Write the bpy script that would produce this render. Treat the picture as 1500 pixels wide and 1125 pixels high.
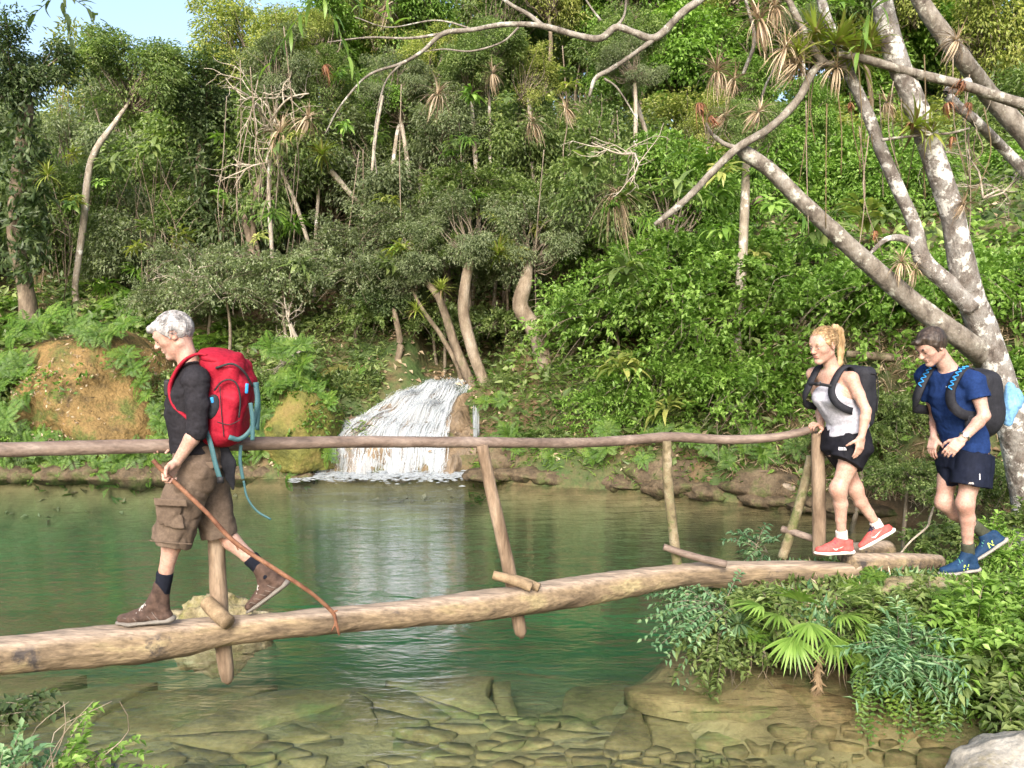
import bpy, math, random, time
import numpy as np
from mathutils import Vector, Matrix
T0 = time.time()
S = bpy.context.scene
for o in list(bpy.data.objects):
    bpy.data.objects.remove(o)
COL = S.collection
R = math.radians
# ------------------------------------------------------------------ camera
FPX, CX, CY, HZ = 1300.0, 750.0, 562.5, 425.0      # photograph is 1500 x 1125
PITCH = math.atan((CY - HZ) / FPX)
CAMZ = 2.5
cam = bpy.data.cameras.new('camera'); camo = bpy.data.objects.new('camera', cam); COL.objects.link(camo)
camo.location = (0, 0, CAMZ); camo.rotation_euler = (math.pi / 2 - PITCH, 0, 0)
cam.sensor_width = 36; cam.lens = 36 * FPX / 1500; cam.clip_end = 800; cam.clip_start = .05
S.camera = camo
# ------------------------------------------------------------------ sky, sun, exposure
SUN_EL, SUN_AZ = 35.0, 190.0        # azimuth of the sun, clockwise from +y
w = bpy.data.worlds.new('World'); S.world = w; w.use_nodes = True
nt = w.node_tree; bg = nt.nodes['Background']; sk = nt.nodes.new('ShaderNodeTexSky')
sk.sky_type = 'NISHITA'; sk.sun_disc = False; sk.sun_elevation = R(SUN_EL); sk.sun_rotation = R(SUN_AZ)
sk.air_density = 1.0; sk.dust_density = 5.0; sk.ozone_density = 1.0
nt.links.new(sk.outputs[0], bg.inputs[0]); bg.inputs[1].default_value = .15
sl = bpy.data.lights.new('sun', 'SUN'); so = bpy.data.objects.new('sun', sl); COL.objects.link(so)
sl.energy = 1.7; sl.angle = R(20); sl.color = (1, .975, .935)
so.rotation_euler = (R(90 - SUN_EL), 0, R(180 - SUN_AZ))
so.location = (0, -5, 20)
S.view_settings.view_transform = 'Standard'; S.view_settings.look = 'None'
S.view_settings.gamma = 1; S.view_settings.exposure = 1.4
S.render.engine = 'CYCLES'
cy = S.cycles
cy.use_denoising = True
cy.max_bounces = 8; cy.diffuse_bounces = 4; cy.glossy_bounces = 3; cy.transmission_bounces = 4
cy.transparent_max_bounces = 12; cy.caustics_reflective = False; cy.caustics_refractive = False
cy.sample_clamp_indirect = 6

# ------------------------------------------------------------------ pixel -> world
CP, SP = math.cos(PITCH), math.sin(PITCH)
def ray(px, py):
    u = (px - CX) / FPX; v = -(py - CY) / FPX
    return np.array([u, CP + v * SP, -SP + v * CP])
def atY(px, py, Y):
    d = ray(px, py); return np.array([0, 0, CAMZ]) + d * (Y / d[1])
def atZ(px, py, z):
    d = ray(px, py); return np.array([0, 0, CAMZ]) + d * ((z - CAMZ) / d[2])
def pxm(Y):                 # pixels of the photograph per metre at distance Y
    return FPX / Y
# ------------------------------------------------------------------ numpy helpers
rng = np.random.default_rng(7)
def unit(v):
    v = np.asarray(v, float); n = np.linalg.norm(v, axis=-1, keepdims=True); return v / np.maximum(n, 1e-9)
def _hash(i, j, k):
    n = (i * 374761393 + j * 668265263 + k * 2147483647 * 3 + k * 1274126177) & 0xffffffff
    n = ((n ^ (n >> 13)) * 1274126177) & 0xffffffff
    return ((n ^ (n >> 16)) & 0xffff) / 65535.0
def vnoise(P):
    P = np.asarray(P, float); I = np.floor(P).astype(np.int64); f = P - I; f = f * f * (3 - 2 * f)
    out = 0
    for a in (0, 1):
        wa = f[..., 0] if a else 1 - f[..., 0]
        for b in (0, 1):
            wb = f[..., 1] if b else 1 - f[..., 1]
            for c in (0, 1):
                wc = f[..., 2] if c else 1 - f[..., 2]
                out = out + wa * wb * wc * _hash(I[..., 0] + a, I[..., 1] + b, I[..., 2] + c)
    return out * 2 - 1
def fbm(P, scale=1.0, octv=4, gain=.5):
    P = np.asarray(P, float) * scale; s = 0; a = 1; t = 0
    for o in range(octv):
        s = s + a * vnoise(P + o * 17.3); t += a; a *= gain; P = P * 2.03
    return s / t
def crom(P, n):             # Catmull-Rom resample to n points (any columns)
    P = np.asarray(P, float)
    if len(P) == 2:
        t = np.linspace(0, 1, n)[:, None]; return P[0] * (1 - t) + P[1] * t
    Q = np.vstack([2 * P[0] - P[1], P, 2 * P[-1] - P[-2]])
    L = np.r_[0, np.cumsum(np.linalg.norm(np.diff(P[:, :3], axis=0), axis=1))]
    u = np.linspace(0, L[-1], n); i = np.clip(np.searchsorted(L, u, side='right') - 1, 0, len(P) - 2)
    t = ((u - L[i]) / np.maximum(L[i + 1] - L[i], 1e-9))[:, None]
    p0, p1, p2, p3 = Q[i], Q[i + 1], Q[i + 2], Q[i + 3]
    return .5 * (2 * p1 + (p2 - p0) * t + (2 * p0 - 5 * p1 + 4 * p2 - p3) * t**2 + (3 * p1 - p0 - 3 * p2 + p3) * t**3)
class MB:                   # collects vertices and faces (tri/quad arrays)
    def __init__(s): s.V = []; s.F = []; s.A = []; s.n = 0
    def add(s, V, F, a=0.0):
        V = np.asarray(V, float).reshape(-1, 3)
        for f in (F if isinstance(F, list) else [F]):
            s.F.append(np.asarray(f, int) + s.n)
        s.V.append(V); s.A.append(np.broadcast_to(np.asarray(a, float), (len(V),))); s.n += len(V)
    def tube(s, P, r, n=8, segs=None, rough=0.0, rs=6.0, cap=True, flat=None, a=0.0):
        P = np.asarray(P, float); r = np.broadcast_to(np.asarray(r, float), (len(P),))
        m = segs or max(2, (len(P) - 1) * 4 + 1)
        Q = crom(np.c_[P, r], m); rr = np.maximum(Q[:, 3], .0004); Q = Q[:, :3]
        t = unit(np.gradient(Q, axis=0))
        ref = np.array([0, 0, 1.]) if abs(t[:, 2]).mean() < .8 else np.array([0, 1., 0])
        u = unit(np.cross(ref, t)); v = np.cross(t, u)
        a_ = np.arange(n) * 2 * math.pi / n
        V = Q[:, None] + rr[:, None, None] * (np.cos(a_)[None, :, None] * u[:, None] + np.sin(a_)[None, :, None] * v[:, None])
        if rough:
            d = V - Q[:, None]; V = Q[:, None] + d * (1 + rough * fbm(V, rs, 3))[..., None]
        i = np.arange(m - 1)[:, None] * n; j = np.arange(n)[None]; j2 = (j + 1) % n
        F = np.stack([i + j, i + j2, i + n + j2, i + n + j], -1).reshape(-1, 4)
        V = V.reshape(-1, 3); fl = [F]
        if cap:
            c = len(V); V = np.vstack([V, Q[0], Q[-1]]); jj = np.arange(n); k = (jj + 1) % n; o = (m - 1) * n
            fl.append(np.stack([np.full(n, c), k, jj], -1)); fl.append(np.stack([np.full(n, c + 1), o + jj, o + k], -1))
        s.add(V, fl, a)
    def box(s, c, half, ax=None, a=0.0):
        ax = np.eye(3) if ax is None else np.asarray(ax)
        q = np.array([[x, y, z] for x in (-1, 1) for y in (-1, 1) for z in (-1, 1)], float) * half
        s.add(np.asarray(c) + q @ ax, np.array([[0, 1, 3, 2], [4, 6, 7, 5], [0, 4, 5, 1], [2, 3, 7, 6], [0, 2, 6, 4], [1, 5, 7, 3]]), a)
    def mesh(s, name, smooth=True, attr=None):
        V = np.vstack(s.V); me = bpy.data.meshes.new(name)
        me.vertices.add(len(V)); me.vertices.foreach_set('co', V.astype(np.float32).ravel())
        loops = np.concatenate([f.ravel() for f in s.F]); sizes = np.concatenate([np.full(len(f), f.shape[1]) for f in s.F])
        me.loops.add(len(loops)); me.loops.foreach_set('vertex_index', loops.astype(np.int32))
        me.polygons.add(len(sizes)); me.polygons.foreach_set('loop_start', np.r_[0, np.cumsum(sizes)[:-1]].astype(np.int32))
        if attr:
            at = me.attributes.new(attr, 'FLOAT', 'POINT'); at.data.foreach_set('value', np.concatenate(s.A).astype(np.float32))
        me.update(calc_edges=True); me.validate()
        if smooth: me.polygons.foreach_set('use_smooth', np.ones(len(me.polygons), bool))
        return me
def wloc(p):
    v = np.zeros(3)
    while p is not None: v += np.array(p.location); p = p.parent
    return v
def link(name, me, mt=None, parent=None, label=None, cat=None, group=None, kind=None, loc=None):
    o = bpy.data.objects.new(name, me); COL.objects.link(o)
    if mt is not None and me is not None and not me.materials: me.materials.append(mt)
    o.parent = parent
    if loc is not None: o.location = loc
    tag(o, label, cat, group, kind); return o
def tag(o, label=None, cat=None, group=None, kind=None):
    for k, v in (('label', label), ('category', cat), ('group', group), ('kind', kind)):
        if v: o[k] = v
    return o
def build(name, mb, mt, parent=None, smooth=True, attr=None, origin=None, **kw):
    """world-space MB -> object; vertices are moved into the parent's frame (parents carry no rotation)"""
    off = wloc(parent)
    if origin is not None and parent is None:
        off = np.asarray(origin, float)
    for i in range(len(mb.V)): mb.V[i] = mb.V[i] - off
    return link(name, mb.mesh(name, smooth, attr), mt, parent, loc=(tuple(off) if parent is None and origin is not None else None), **kw)
def empty(name, loc, label, cat, group=None):
    o = bpy.data.objects.new(name, None); COL.objects.link(o); o.location = tuple(loc); o.empty_display_size = .1
    return tag(o, label, cat, group)
# ------------------------------------------------------------------ materials
def ramp(n, stops):
    r = n.new('ShaderNodeValToRGB'); e = r.color_ramp.elements
    while len(e) < len(stops): e.new(.5)
    for k, (p, c) in enumerate(stops): e[k].position = p; e[k].color = (*c, 1)
    return r
def pmat(name, stops, scale=4, detail=6, rough=.8, bump=.3, bscale=25, stretch=(1, 1, 1), spec=.3, dist=.02,
         over=None, overscale=2, overrange=(.5, .6), sheen=0, wave=None, up=None, rnd=0, metal=0, bdetail=6, grain=.35):
    """noise-coloured surface; over = colour laid on in noise patches (lichen, moss); up = colour on upward faces"""
    m = bpy.data.materials.new(name); m.use_nodes = True; t = m.node_tree; n = t.nodes; L = t.links.new
    b = n['Principled BSDF']; tc = n.new('ShaderNodeTexCoord'); mp = n.new('ShaderNodeMapping'); mp.inputs['Scale'].default_value = stretch
    L(tc.outputs['Object'], mp.inputs[0])
    nz = n.new('ShaderNodeTexNoise'); nz.inputs['Scale'].default_value = scale; nz.inputs['Detail'].default_value = detail; nz.inputs['Roughness'].default_value = .62
    L(mp.outputs[0], nz.inputs[0]); r = ramp(n, stops); L(nz.outputs[0], r.inputs[0]); c = r.outputs[0]
    if over:
        z = n.new('ShaderNodeTexNoise'); z.inputs['Scale'].default_value = overscale; z.inputs['Detail'].default_value = 8; z.inputs['Roughness'].default_value = .7
        L(tc.outputs['Object'], z.inputs[0]); q = n.new('ShaderNodeMapRange'); q.inputs[1].default_value, q.inputs[2].default_value = overrange
        L(z.outputs[0], q.inputs[0]); x = n.new('ShaderNodeMix'); x.data_type = 'RGBA'; L(q.outputs[0], x.inputs[0]); L(c, x.inputs[6]); x.inputs[7].default_value = (*over, 1); c = x.outputs[2]
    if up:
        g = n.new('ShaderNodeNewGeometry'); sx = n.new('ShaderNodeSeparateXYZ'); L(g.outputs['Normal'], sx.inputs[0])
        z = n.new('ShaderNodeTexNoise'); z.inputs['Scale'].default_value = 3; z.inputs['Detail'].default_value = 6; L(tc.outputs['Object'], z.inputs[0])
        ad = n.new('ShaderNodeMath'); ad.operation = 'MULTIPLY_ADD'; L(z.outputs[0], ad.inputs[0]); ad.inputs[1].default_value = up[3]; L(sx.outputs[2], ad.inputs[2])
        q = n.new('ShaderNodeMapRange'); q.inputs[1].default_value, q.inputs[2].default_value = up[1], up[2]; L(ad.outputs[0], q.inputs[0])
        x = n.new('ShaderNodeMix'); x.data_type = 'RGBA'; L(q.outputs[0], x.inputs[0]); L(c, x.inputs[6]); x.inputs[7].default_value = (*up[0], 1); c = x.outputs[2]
    if grain:
        z = n.new('ShaderNodeTexNoise'); z.inputs['Scale'].default_value = scale * 9; z.inputs['Detail'].default_value = 5; z.inputs['Roughness'].default_value = .7; L(mp.outputs[0], z.inputs[0])
        q = n.new('ShaderNodeMapRange'); q.inputs[1].default_value = .25; q.inputs[2].default_value = .75; q.inputs[3].default_value = 1 - grain; q.inputs[4].default_value = 1 + grain * .8; L(z.outputs[0], q.inputs[0])
        h = n.new('ShaderNodeHueSaturation'); L(q.outputs[0], h.inputs['Value']); L(c, h.inputs['Color']); c = h.outputs[0]
    if rnd:
        oi = n.new('ShaderNodeObjectInfo'); h = n.new('ShaderNodeHueSaturation'); mr = n.new('ShaderNodeMapRange'); mr.inputs[3].default_value = 1 - rnd; mr.inputs[4].default_value = 1 + rnd
        L(oi.outputs['Random'], mr.inputs[0]); L(mr.outputs[0], h.inputs['Value']); L(c, h.inputs['Color']); c = h.outputs[0]
    L(c, b.inputs['Base Color']); b.inputs['Roughness'].default_value = rough; b.inputs['Specular IOR Level'].default_value = spec
    b.inputs['Metallic'].default_value = metal
    if sheen: b.inputs['Sheen Weight'].default_value = sheen
    if bump:
        z = n.new('ShaderNodeTexNoise'); z.inputs['Scale'].default_value = bscale; z.inputs['Detail'].default_value = bdetail
        L(mp.outputs[0], z.inputs[0]); hgt = z.outputs[0]
        if wave:
            wv = n.new('ShaderNodeTexWave'); wv.bands_direction = wave[0]; wv.inputs['Scale'].default_value = wave[1]; wv.inputs['Distortion'].default_value = wave[2]; wv.inputs['Detail'].default_value = 2
            L(tc.outputs['Object'], wv.inputs[0]); ad = n.new('ShaderNodeMath'); ad.operation = 'ADD'; L(hgt, ad.inputs[0]); L(wv.outputs[0], ad.inputs[1]); hgt = ad.outputs[0]
        bp = n.new('ShaderNodeBump'); bp.inputs['Strength'].default_value = bump; bp.inputs['Distance'].default_value = dist; L(hgt, bp.inputs['Height']); L(bp.outputs[0], b.inputs['Normal'])
    return m
def flat(name, c, rough=.6, spec=.3, bump=0, bscale=200, metal=0):
    d = tuple(x * .86 for x in c)
    return pmat(name, [(.35, d), (.65, c)], scale=30, rough=rough, spec=spec, bump=bump, bscale=bscale, dist=.003, metal=metal)
def leafmat(name, stops, rough=.42, trans=.45, rnd=.14, spec=.4, tint=(1.1, 1.25, .55)):
    """per-leaf colour from the mesh attribute 'rnd', per-plant shift from Object Info"""
    m = bpy.data.materials.new(name); m.use_nodes = True; t = m.node_tree; n = t.nodes; L = t.links.new
    b = n['Principled BSDF']; at = n.new('ShaderNodeAttribute'); at.attribute_name = 'rnd'
    r = ramp(n, stops); L(at.outputs['Fac'], r.inputs[0])
    oi = n.new('ShaderNodeObjectInfo'); h = n.new('ShaderNodeHueSaturation'); mr = n.new('ShaderNodeMapRange'); mr.inputs[3].default_value = 1 - rnd; mr.inputs[4].default_value = 1 + rnd
    L(oi.outputs['Random'], mr.inputs[0]); L(mr.outputs[0], h.inputs['Value']); L(r.outputs[0], h.inputs['Color'])
    L(h.outputs[0], b.inputs['Base Color']); b.inputs['Roughness'].default_value = rough; b.inputs['Specular IOR Level'].default_value = spec
    tr = n.new('ShaderNodeBsdfTranslucent'); mu = n.new('ShaderNodeMix'); mu.data_type = 'RGBA'; mu.blend_type = 'MULTIPLY'; mu.inputs[0].default_value = 1
    L(h.outputs[0], mu.inputs[6]); mu.inputs[7].default_value = (*tint, 1); L(mu.outputs[2], tr.inputs[0])
    mx = n.new('ShaderNodeMixShader'); mx.inputs[0].default_value = trans; L(b.outputs[0], mx.inputs[1]); L(tr.outputs[0], mx.inputs[2]); L(mx.outputs[0], n['Material Output'].inputs[0])
    return m
# ------------------------------------------------------------------ leaves
def leaves(mb, pos, d, nrm, ln, wd, rnd, droop=.15, fold=.25):
    """one folded rhombic leaf (2 triangles) per row"""
    pos = np.asarray(pos, float); N = len(pos); d = unit(d); sd = unit(np.cross(d, nrm)); up = np.cross(sd, d)
    ln = np.broadcast_to(np.asarray(ln, float), (N,))[:, None]; wd = np.broadcast_to(np.asarray(wd, float), (N,))[:, None]
    b = pos; l = pos + d * ln * .45 + sd * wd * .5 + up * wd * fold; r_ = pos + d * ln * .45 - sd * wd * .5 + up * wd * fold
    tp = pos + d * ln - up * ln * droop
    V = np.stack([b, l, tp, r_], 1).reshape(-1, 3); i = np.arange(N)[:, None] * 4
    mb.add(V, np.vstack([i + [0, 1, 2], i + [0, 2, 3]]).reshape(-1, 3), np.repeat(rnd, 4))
def blade(mb, base, d, up, ln, wd, droop, rnd, n=5, vfold=.15):
    """one long strap leaf, bending down along its length"""
    d = unit(d); t = np.linspace(0, 1, n)[:, None]; sd = unit(np.cross(d, up)); u2 = np.cross(sd, d)
    c = base + d * ln * t * (1 - .25 * abs(droop) * t) - u2 * ln * droop * t**2
    wv = wd * np.array([.7 + .6 * x if x < .35 else 1 - ((x - .35) / .65)**1.6 * .96 for x in t[:, 0]])[:, None] * .5
    V = np.stack([c + sd * wv + u2 * wv * vfold, c, c - sd * wv + u2 * wv * vfold], 1).reshape(-1, 3)
    F = []
    for i in range(n - 1):
        a = i * 3; F += [[a, a + 1, a + 4, a + 3], [a + 1, a + 2, a + 5, a + 4]]
    mb.add(V, np.array(F), rnd)
def randdir(n, g=None):
    g = g or rng; v = g.normal(size=(n, 3)); return unit(v)
# ================================================================== terrain
def sdpoly(X, Y, P):        # signed distance to polygon, > 0 inside
    d = np.full(X.shape, 1e9); ins = np.zeros(X.shape, bool); n = len(P)
    for i in range(n):
        ax, ay = P[i]; bx, by = P[(i + 1) % n]; ex, ey = bx - ax, by - ay
        wx, wy = X - ax, Y - ay; t = np.clip((wx * ex + wy * ey) / (ex * ex + ey * ey), 0, 1)
        d = np.minimum(d, np.hypot(wx - ex * t, wy - ey * t))
        c = ((ay <= Y) & (by > Y)) | ((by <= Y) & (ay > Y))
        xi = ax + (Y - ay) / (by - ay if by != ay else 1e-9) * ex
        ins ^= c & (X < xi)
    return np.where(ins, d, -d)
SHORE = np.array([(-60, 9.0), (-14, 10.6)] + [tuple(atZ(px, py, 0)[:2]) for px, py in
        ((0, 706), (200, 704), (470, 702), (700, 704), (900, 718), (1050, 733), (1150, 745), (1400, 778))] + [(5.6, 8.5), (7, 7.6), (9, 6), (60, 3)])
LEDGE = [(1.32, 6.1), (1.55, 5.72), (2.0, 5.5), (2.55, 5.15), (3.0, 4.75), (4.5, 4.3), (9, 4), (9, 8.2), (5.6, 8.5), (4.3, 7.75), (3.3, 7.0), (2.2, 6.75), (1.5, 6.5)]
NEAR = [(-60, -60), (60, -60), (60, 2.0), (3, 3.2), (.5, 2.6), (-1.6, 2.7), (-2.4, 3.5), (-4.5, 3.9), (-60, 5)]
PD = np.array([-9, 0, .25, .8, 2, 3.5, 8, 15, 30, 80, 260]); PZ = np.array([0, 0, .3, .75, 1.5, 2.3, 3.5, 4.8, 6.5, 9, 14])
FALL_Y = np.array([11.0, 11.85, 11.98, 12.15, 12.6, 13.2, 14.0, 16]); FALL_Z = np.array([-.3, -.2, .38, .55, .78, 1.22, 1.3, 1.5])
def sstep(x, a, b):
    t = np.clip((x - a) / (b - a), 0, 1); return t * t * (3 - 2 * t)
def height(X, Y):
    X = np.asarray(X, float); Y = np.asarray(Y, float); Z0 = np.zeros_like(X)
    P = np.stack([X, Y, Z0], -1); nz = fbm(P, .9, 4); nf = fbm(P, 3.1, 4)
    dfar = (Y - np.interp(X, SHORE[:, 0], SHORE[:, 1])) * .96 + .18 * nz - .3 * sstep(-X, 2.8, 4)
    dl = sdpoly(X, Y, LEDGE) + .12 * nz; dn = sdpoly(X, Y, NEAR) + .2 * nz
    far = (np.interp(dfar, PD, PZ) + .95 * sstep(dfar, .25, 1.1) * sstep(X, 2.6, 3.9)) * (1 + .12 * nz * sstep(dfar, .5, 4)) + .10 * nf * sstep(dfar, 0, 1) + .6 * nz * sstep(dfar, 4, 12)
    led = .44 * sstep(dl, .4, .85) + .25 * sstep(dl, 1.0, 3) + .05 * nf * sstep(dl, 0, .4)
    nea = .55 * sstep(dn, 0, .5) + .5 * sstep(dn, .8, 3) + .05 * nf
    out = np.maximum(np.maximum(-dfar, -dl * 0 - 1), -9)
    dist = np.minimum(np.minimum(np.maximum(-dfar, 0), np.maximum(-dl, 0)), np.maximum(-dn, 0))
    depth = (.31 + 1.3 * sstep(Y, 4.5, 11.0)) * sstep(dist, -.1, .7) + .03 * nf
    h = -depth
    h = np.where(dfar > 0, np.maximum(h, far), h); h = np.where(dl > 0, np.maximum(h, led), h); h = np.where(dn > 0, np.maximum(h, nea), h)
    # stream channel above and below the cascade
    cxl = -1.55 + .75 * sstep(Y, 12.1, 13.3); wd = 1.35 - .75 * sstep(Y, 12.1, 13.3)
    m = (1 - sstep(np.abs(X - cxl), wd * .85, wd * 1.15 + .1)) * (1 - sstep(Y, 14, 16))
    return h * (1 - m) + np.minimum(h, np.interp(Y, FALL_Y, FALL_Z) - .12) * m
def hgt(x, y): return float(height(np.array([x]), np.array([y]))[0])
gx = np.r_[-140, -90, -60, -40, -30, -24, -20, -17, -15, np.linspace(-13.5, 13.5, 241), 15, 17, 20, 24, 30, 40, 60, 90, 140]
gy = np.r_[-60, -30, -15, -8, -5, np.linspace(-3, 20, 216), 21, 22.5, 24, 26, 28, 31, 35, 40, 50, 65, 90, 130, 200, 260]
XX, YY = np.meshgrid(gx, gy, indexing='ij'); ZZ = height(XX, YY)
GV = np.stack([XX, YY, ZZ], -1).reshape(-1, 3); ny = len(gy)
ii, jj = np.meshgrid(np.arange(len(gx) - 1), np.arange(ny - 1), indexing='ij'); a0 = (ii * ny + jj).ravel()
GF = np.stack([a0, a0 + ny, a0 + ny + 1, a0 + 1], -1)
wet = (GV[GF][:, :, 2].max(1) < .03)
M = {}
M['earth'] = pmat('earth', [(.3, (.05, .04, .022)), (.5, (.13, .085, .045)), (.7, (.07, .09, .03))], scale=2.5, bump=.6, bscale=9, dist=.08, over=(.045, .075, .02), overscale=1.2, overrange=(.42, .6))
M['bed'] = pmat('bed', [(.3, (.11, .095, .04)), (.5, (.27, .24, .11)), (.72, (.36, .33, .17))], scale=1.6, bump=.4, bscale=10, dist=.05, over=(.10, .11, .04), overscale=1.3, overrange=(.52, .66))
M['slab'] = pmat('slab', [(.28, (.075, .052, .022)), (.5, (.19, .132, .06)), (.75, (.28, .205, .10))], scale=3.2, bump=.5, bscale=14, dist=.03, over=(.12, .13, .045), overscale=2.3, overrange=(.5, .68), rnd=.22)
M['rock'] = pmat('rock', [(.3, (0.032, 0.024, 0.014)), (.5, (0.094, 0.068, 0.040)), (.7, (0.151, 0.119, 0.072))], scale=5, grain=.5, bump=.8, bscale=7, dist=.08, over=(.06, .075, .02), overscale=2.2, overrange=(.5, .62))
M['moss'] = pmat('moss', [(.3, (0.066, 0.047, 0.020)), (.46, (0.156, 0.102, 0.036)), (.6, (0.205, 0.132, 0.050)), (.75, (0.082, 0.085, 0.024))], scale=4, grain=.5, detail=10, bump=.8, bscale=16, dist=.06, over=(.075, .09, .02), overscale=2.6, overrange=(.5, .62))
M['moss2'] = pmat('moss2', [(.3, (0.058, 0.063, 0.015)), (.5, (0.122, 0.119, 0.026)), (.7, (0.180, 0.133, 0.045))], scale=3.4, bump=.7, bscale=18, dist=.05)
M['tufa'] = pmat('tufa', [(.3, (.05, .036, .022)), (.5, (.14, .10, .06)), (.7, (.23, .17, .105))], scale=4, bump=.7, bscale=9, dist=.06, stretch=(1.6, 1.6, .6), rough=.5)
M['tanrock'] = pmat('tanrock', [(.3, (0.096, 0.076, 0.036)), (.5, (0.240, 0.200, 0.112)), (.72, (0.368, 0.328, 0.216))], scale=6, bump=.9, bscale=14, dist=.05, over=(.16, .15, .05), overscale=4, overrange=(.5, .65))
M['pale'] = pmat('pale', [(.3, (0.119, 0.106, 0.085)), (.5, (0.255, 0.238, 0.200)), (.72, (0.357, 0.340, 0.297))], scale=4, bump=.7, bscale=12, dist=.04, over=(.20, .17, .08), overscale=3, overrange=(.55, .7))
def ground_mat():               # earth above the waterline, silt and stone below, mixed over a few centimetres of height
    m = M['earth']; t = m.node_tree; n = t.nodes; L = t.links.new; b = n['Principled BSDF']; c = b.inputs['Base Color'].links[0].from_socket
    g = n.new('ShaderNodeNewGeometry'); sx = n.new('ShaderNodeSeparateXYZ'); L(g.outputs['Position'], sx.inputs[0]); z = n.new('ShaderNodeTexNoise'); z.inputs['Scale'].default_value = 5; z.inputs['Detail'].default_value = 5
    tc = n.new('ShaderNodeTexCoord'); L(tc.outputs['Object'], z.inputs[0]); ma = n.new('ShaderNodeMath'); ma.operation = 'MULTIPLY_ADD'; L(z.outputs[0], ma.inputs[0]); ma.inputs[1].default_value = .3; L(sx.outputs[2], ma.inputs[2])
    q = n.new('ShaderNodeMapRange'); q.inputs[1].default_value = .02; q.inputs[2].default_value = .16; L(ma.outputs[0], q.inputs[0])
    z2 = n.new('ShaderNodeTexNoise'); z2.inputs['Scale'].default_value = 1.9; z2.inputs['Detail'].default_value = 9; L(tc.outputs['Object'], z2.inputs[0]); r_ = ramp(n, [(.3, (.085, .062, .03)), (.5, (.20, .145, .07)), (.72, (.28, .215, .11))]); L(z2.outputs[0], r_.inputs[0])
    qd = n.new('ShaderNodeMapRange'); qd.inputs[1].default_value = -.40; qd.inputs[2].default_value = -1.6; L(sx.outputs[2], qd.inputs[0]); xd = n.new('ShaderNodeMix'); xd.data_type = 'RGBA'; L(qd.outputs[0], xd.inputs[0]); L(r_.outputs[0], xd.inputs[6]); xd.inputs[7].default_value = (.10, .15, .082, 1)     # greenish silt on the deep floor
    x = n.new('ShaderNodeMix'); x.data_type = 'RGBA'; L(q.outputs[0], x.inputs[0]); L(xd.outputs[2], x.inputs[6]); L(c, x.inputs[7]); L(x.outputs[2], b.inputs['Base Color']); return m
M['ground'] = ground_mat()
for nm, sel, mt in (('terrain', ~wet, M['ground']), ('stream_bed', wet, M['ground'])):
    F = GF[sel]; u, inv = np.unique(F, return_inverse=True); mb = MB(); mb.add(GV[u], inv.reshape(-1, 4)); o = build(nm, mb, mt, kind='structure')
    if nm == 'stream_bed': BED = o
def lump(mb, c, rad, seed=0, n=28, amp=.25, sc=1.6, flatten=0, zmin=None):
    th = np.linspace(0, math.pi, n); ph = np.linspace(0, 2 * math.pi, 2 * n, endpoint=False)
    T, Pp = np.meshgrid(th, ph, indexing='ij'); D = np.stack([np.sin(T) * np.cos(Pp), np.sin(T) * np.sin(Pp), np.cos(T)], -1)
    rr = 1 + amp * fbm(D * np.array([1, 1, 1.3]) + seed * 7.7, sc, 5, .55)
    V = D * rr[..., None] * np.asarray(rad)
    if zmin is not None: V[..., 2] = np.maximum(V[..., 2], zmin + .04 * fbm(V, 4, 2))
    V = (V + np.asarray(c)).reshape(-1, 3)
    i, j = np.meshgrid(np.arange(n - 1), np.arange(2 * n), indexing='ij'); k = (j + 1) % (2 * n); a = 2 * n
    mb.add(V, np.stack([i * a + j, (i + 1) * a + j, (i + 1) * a + k, i * a + k], -1).reshape(-1, 4))
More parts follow.
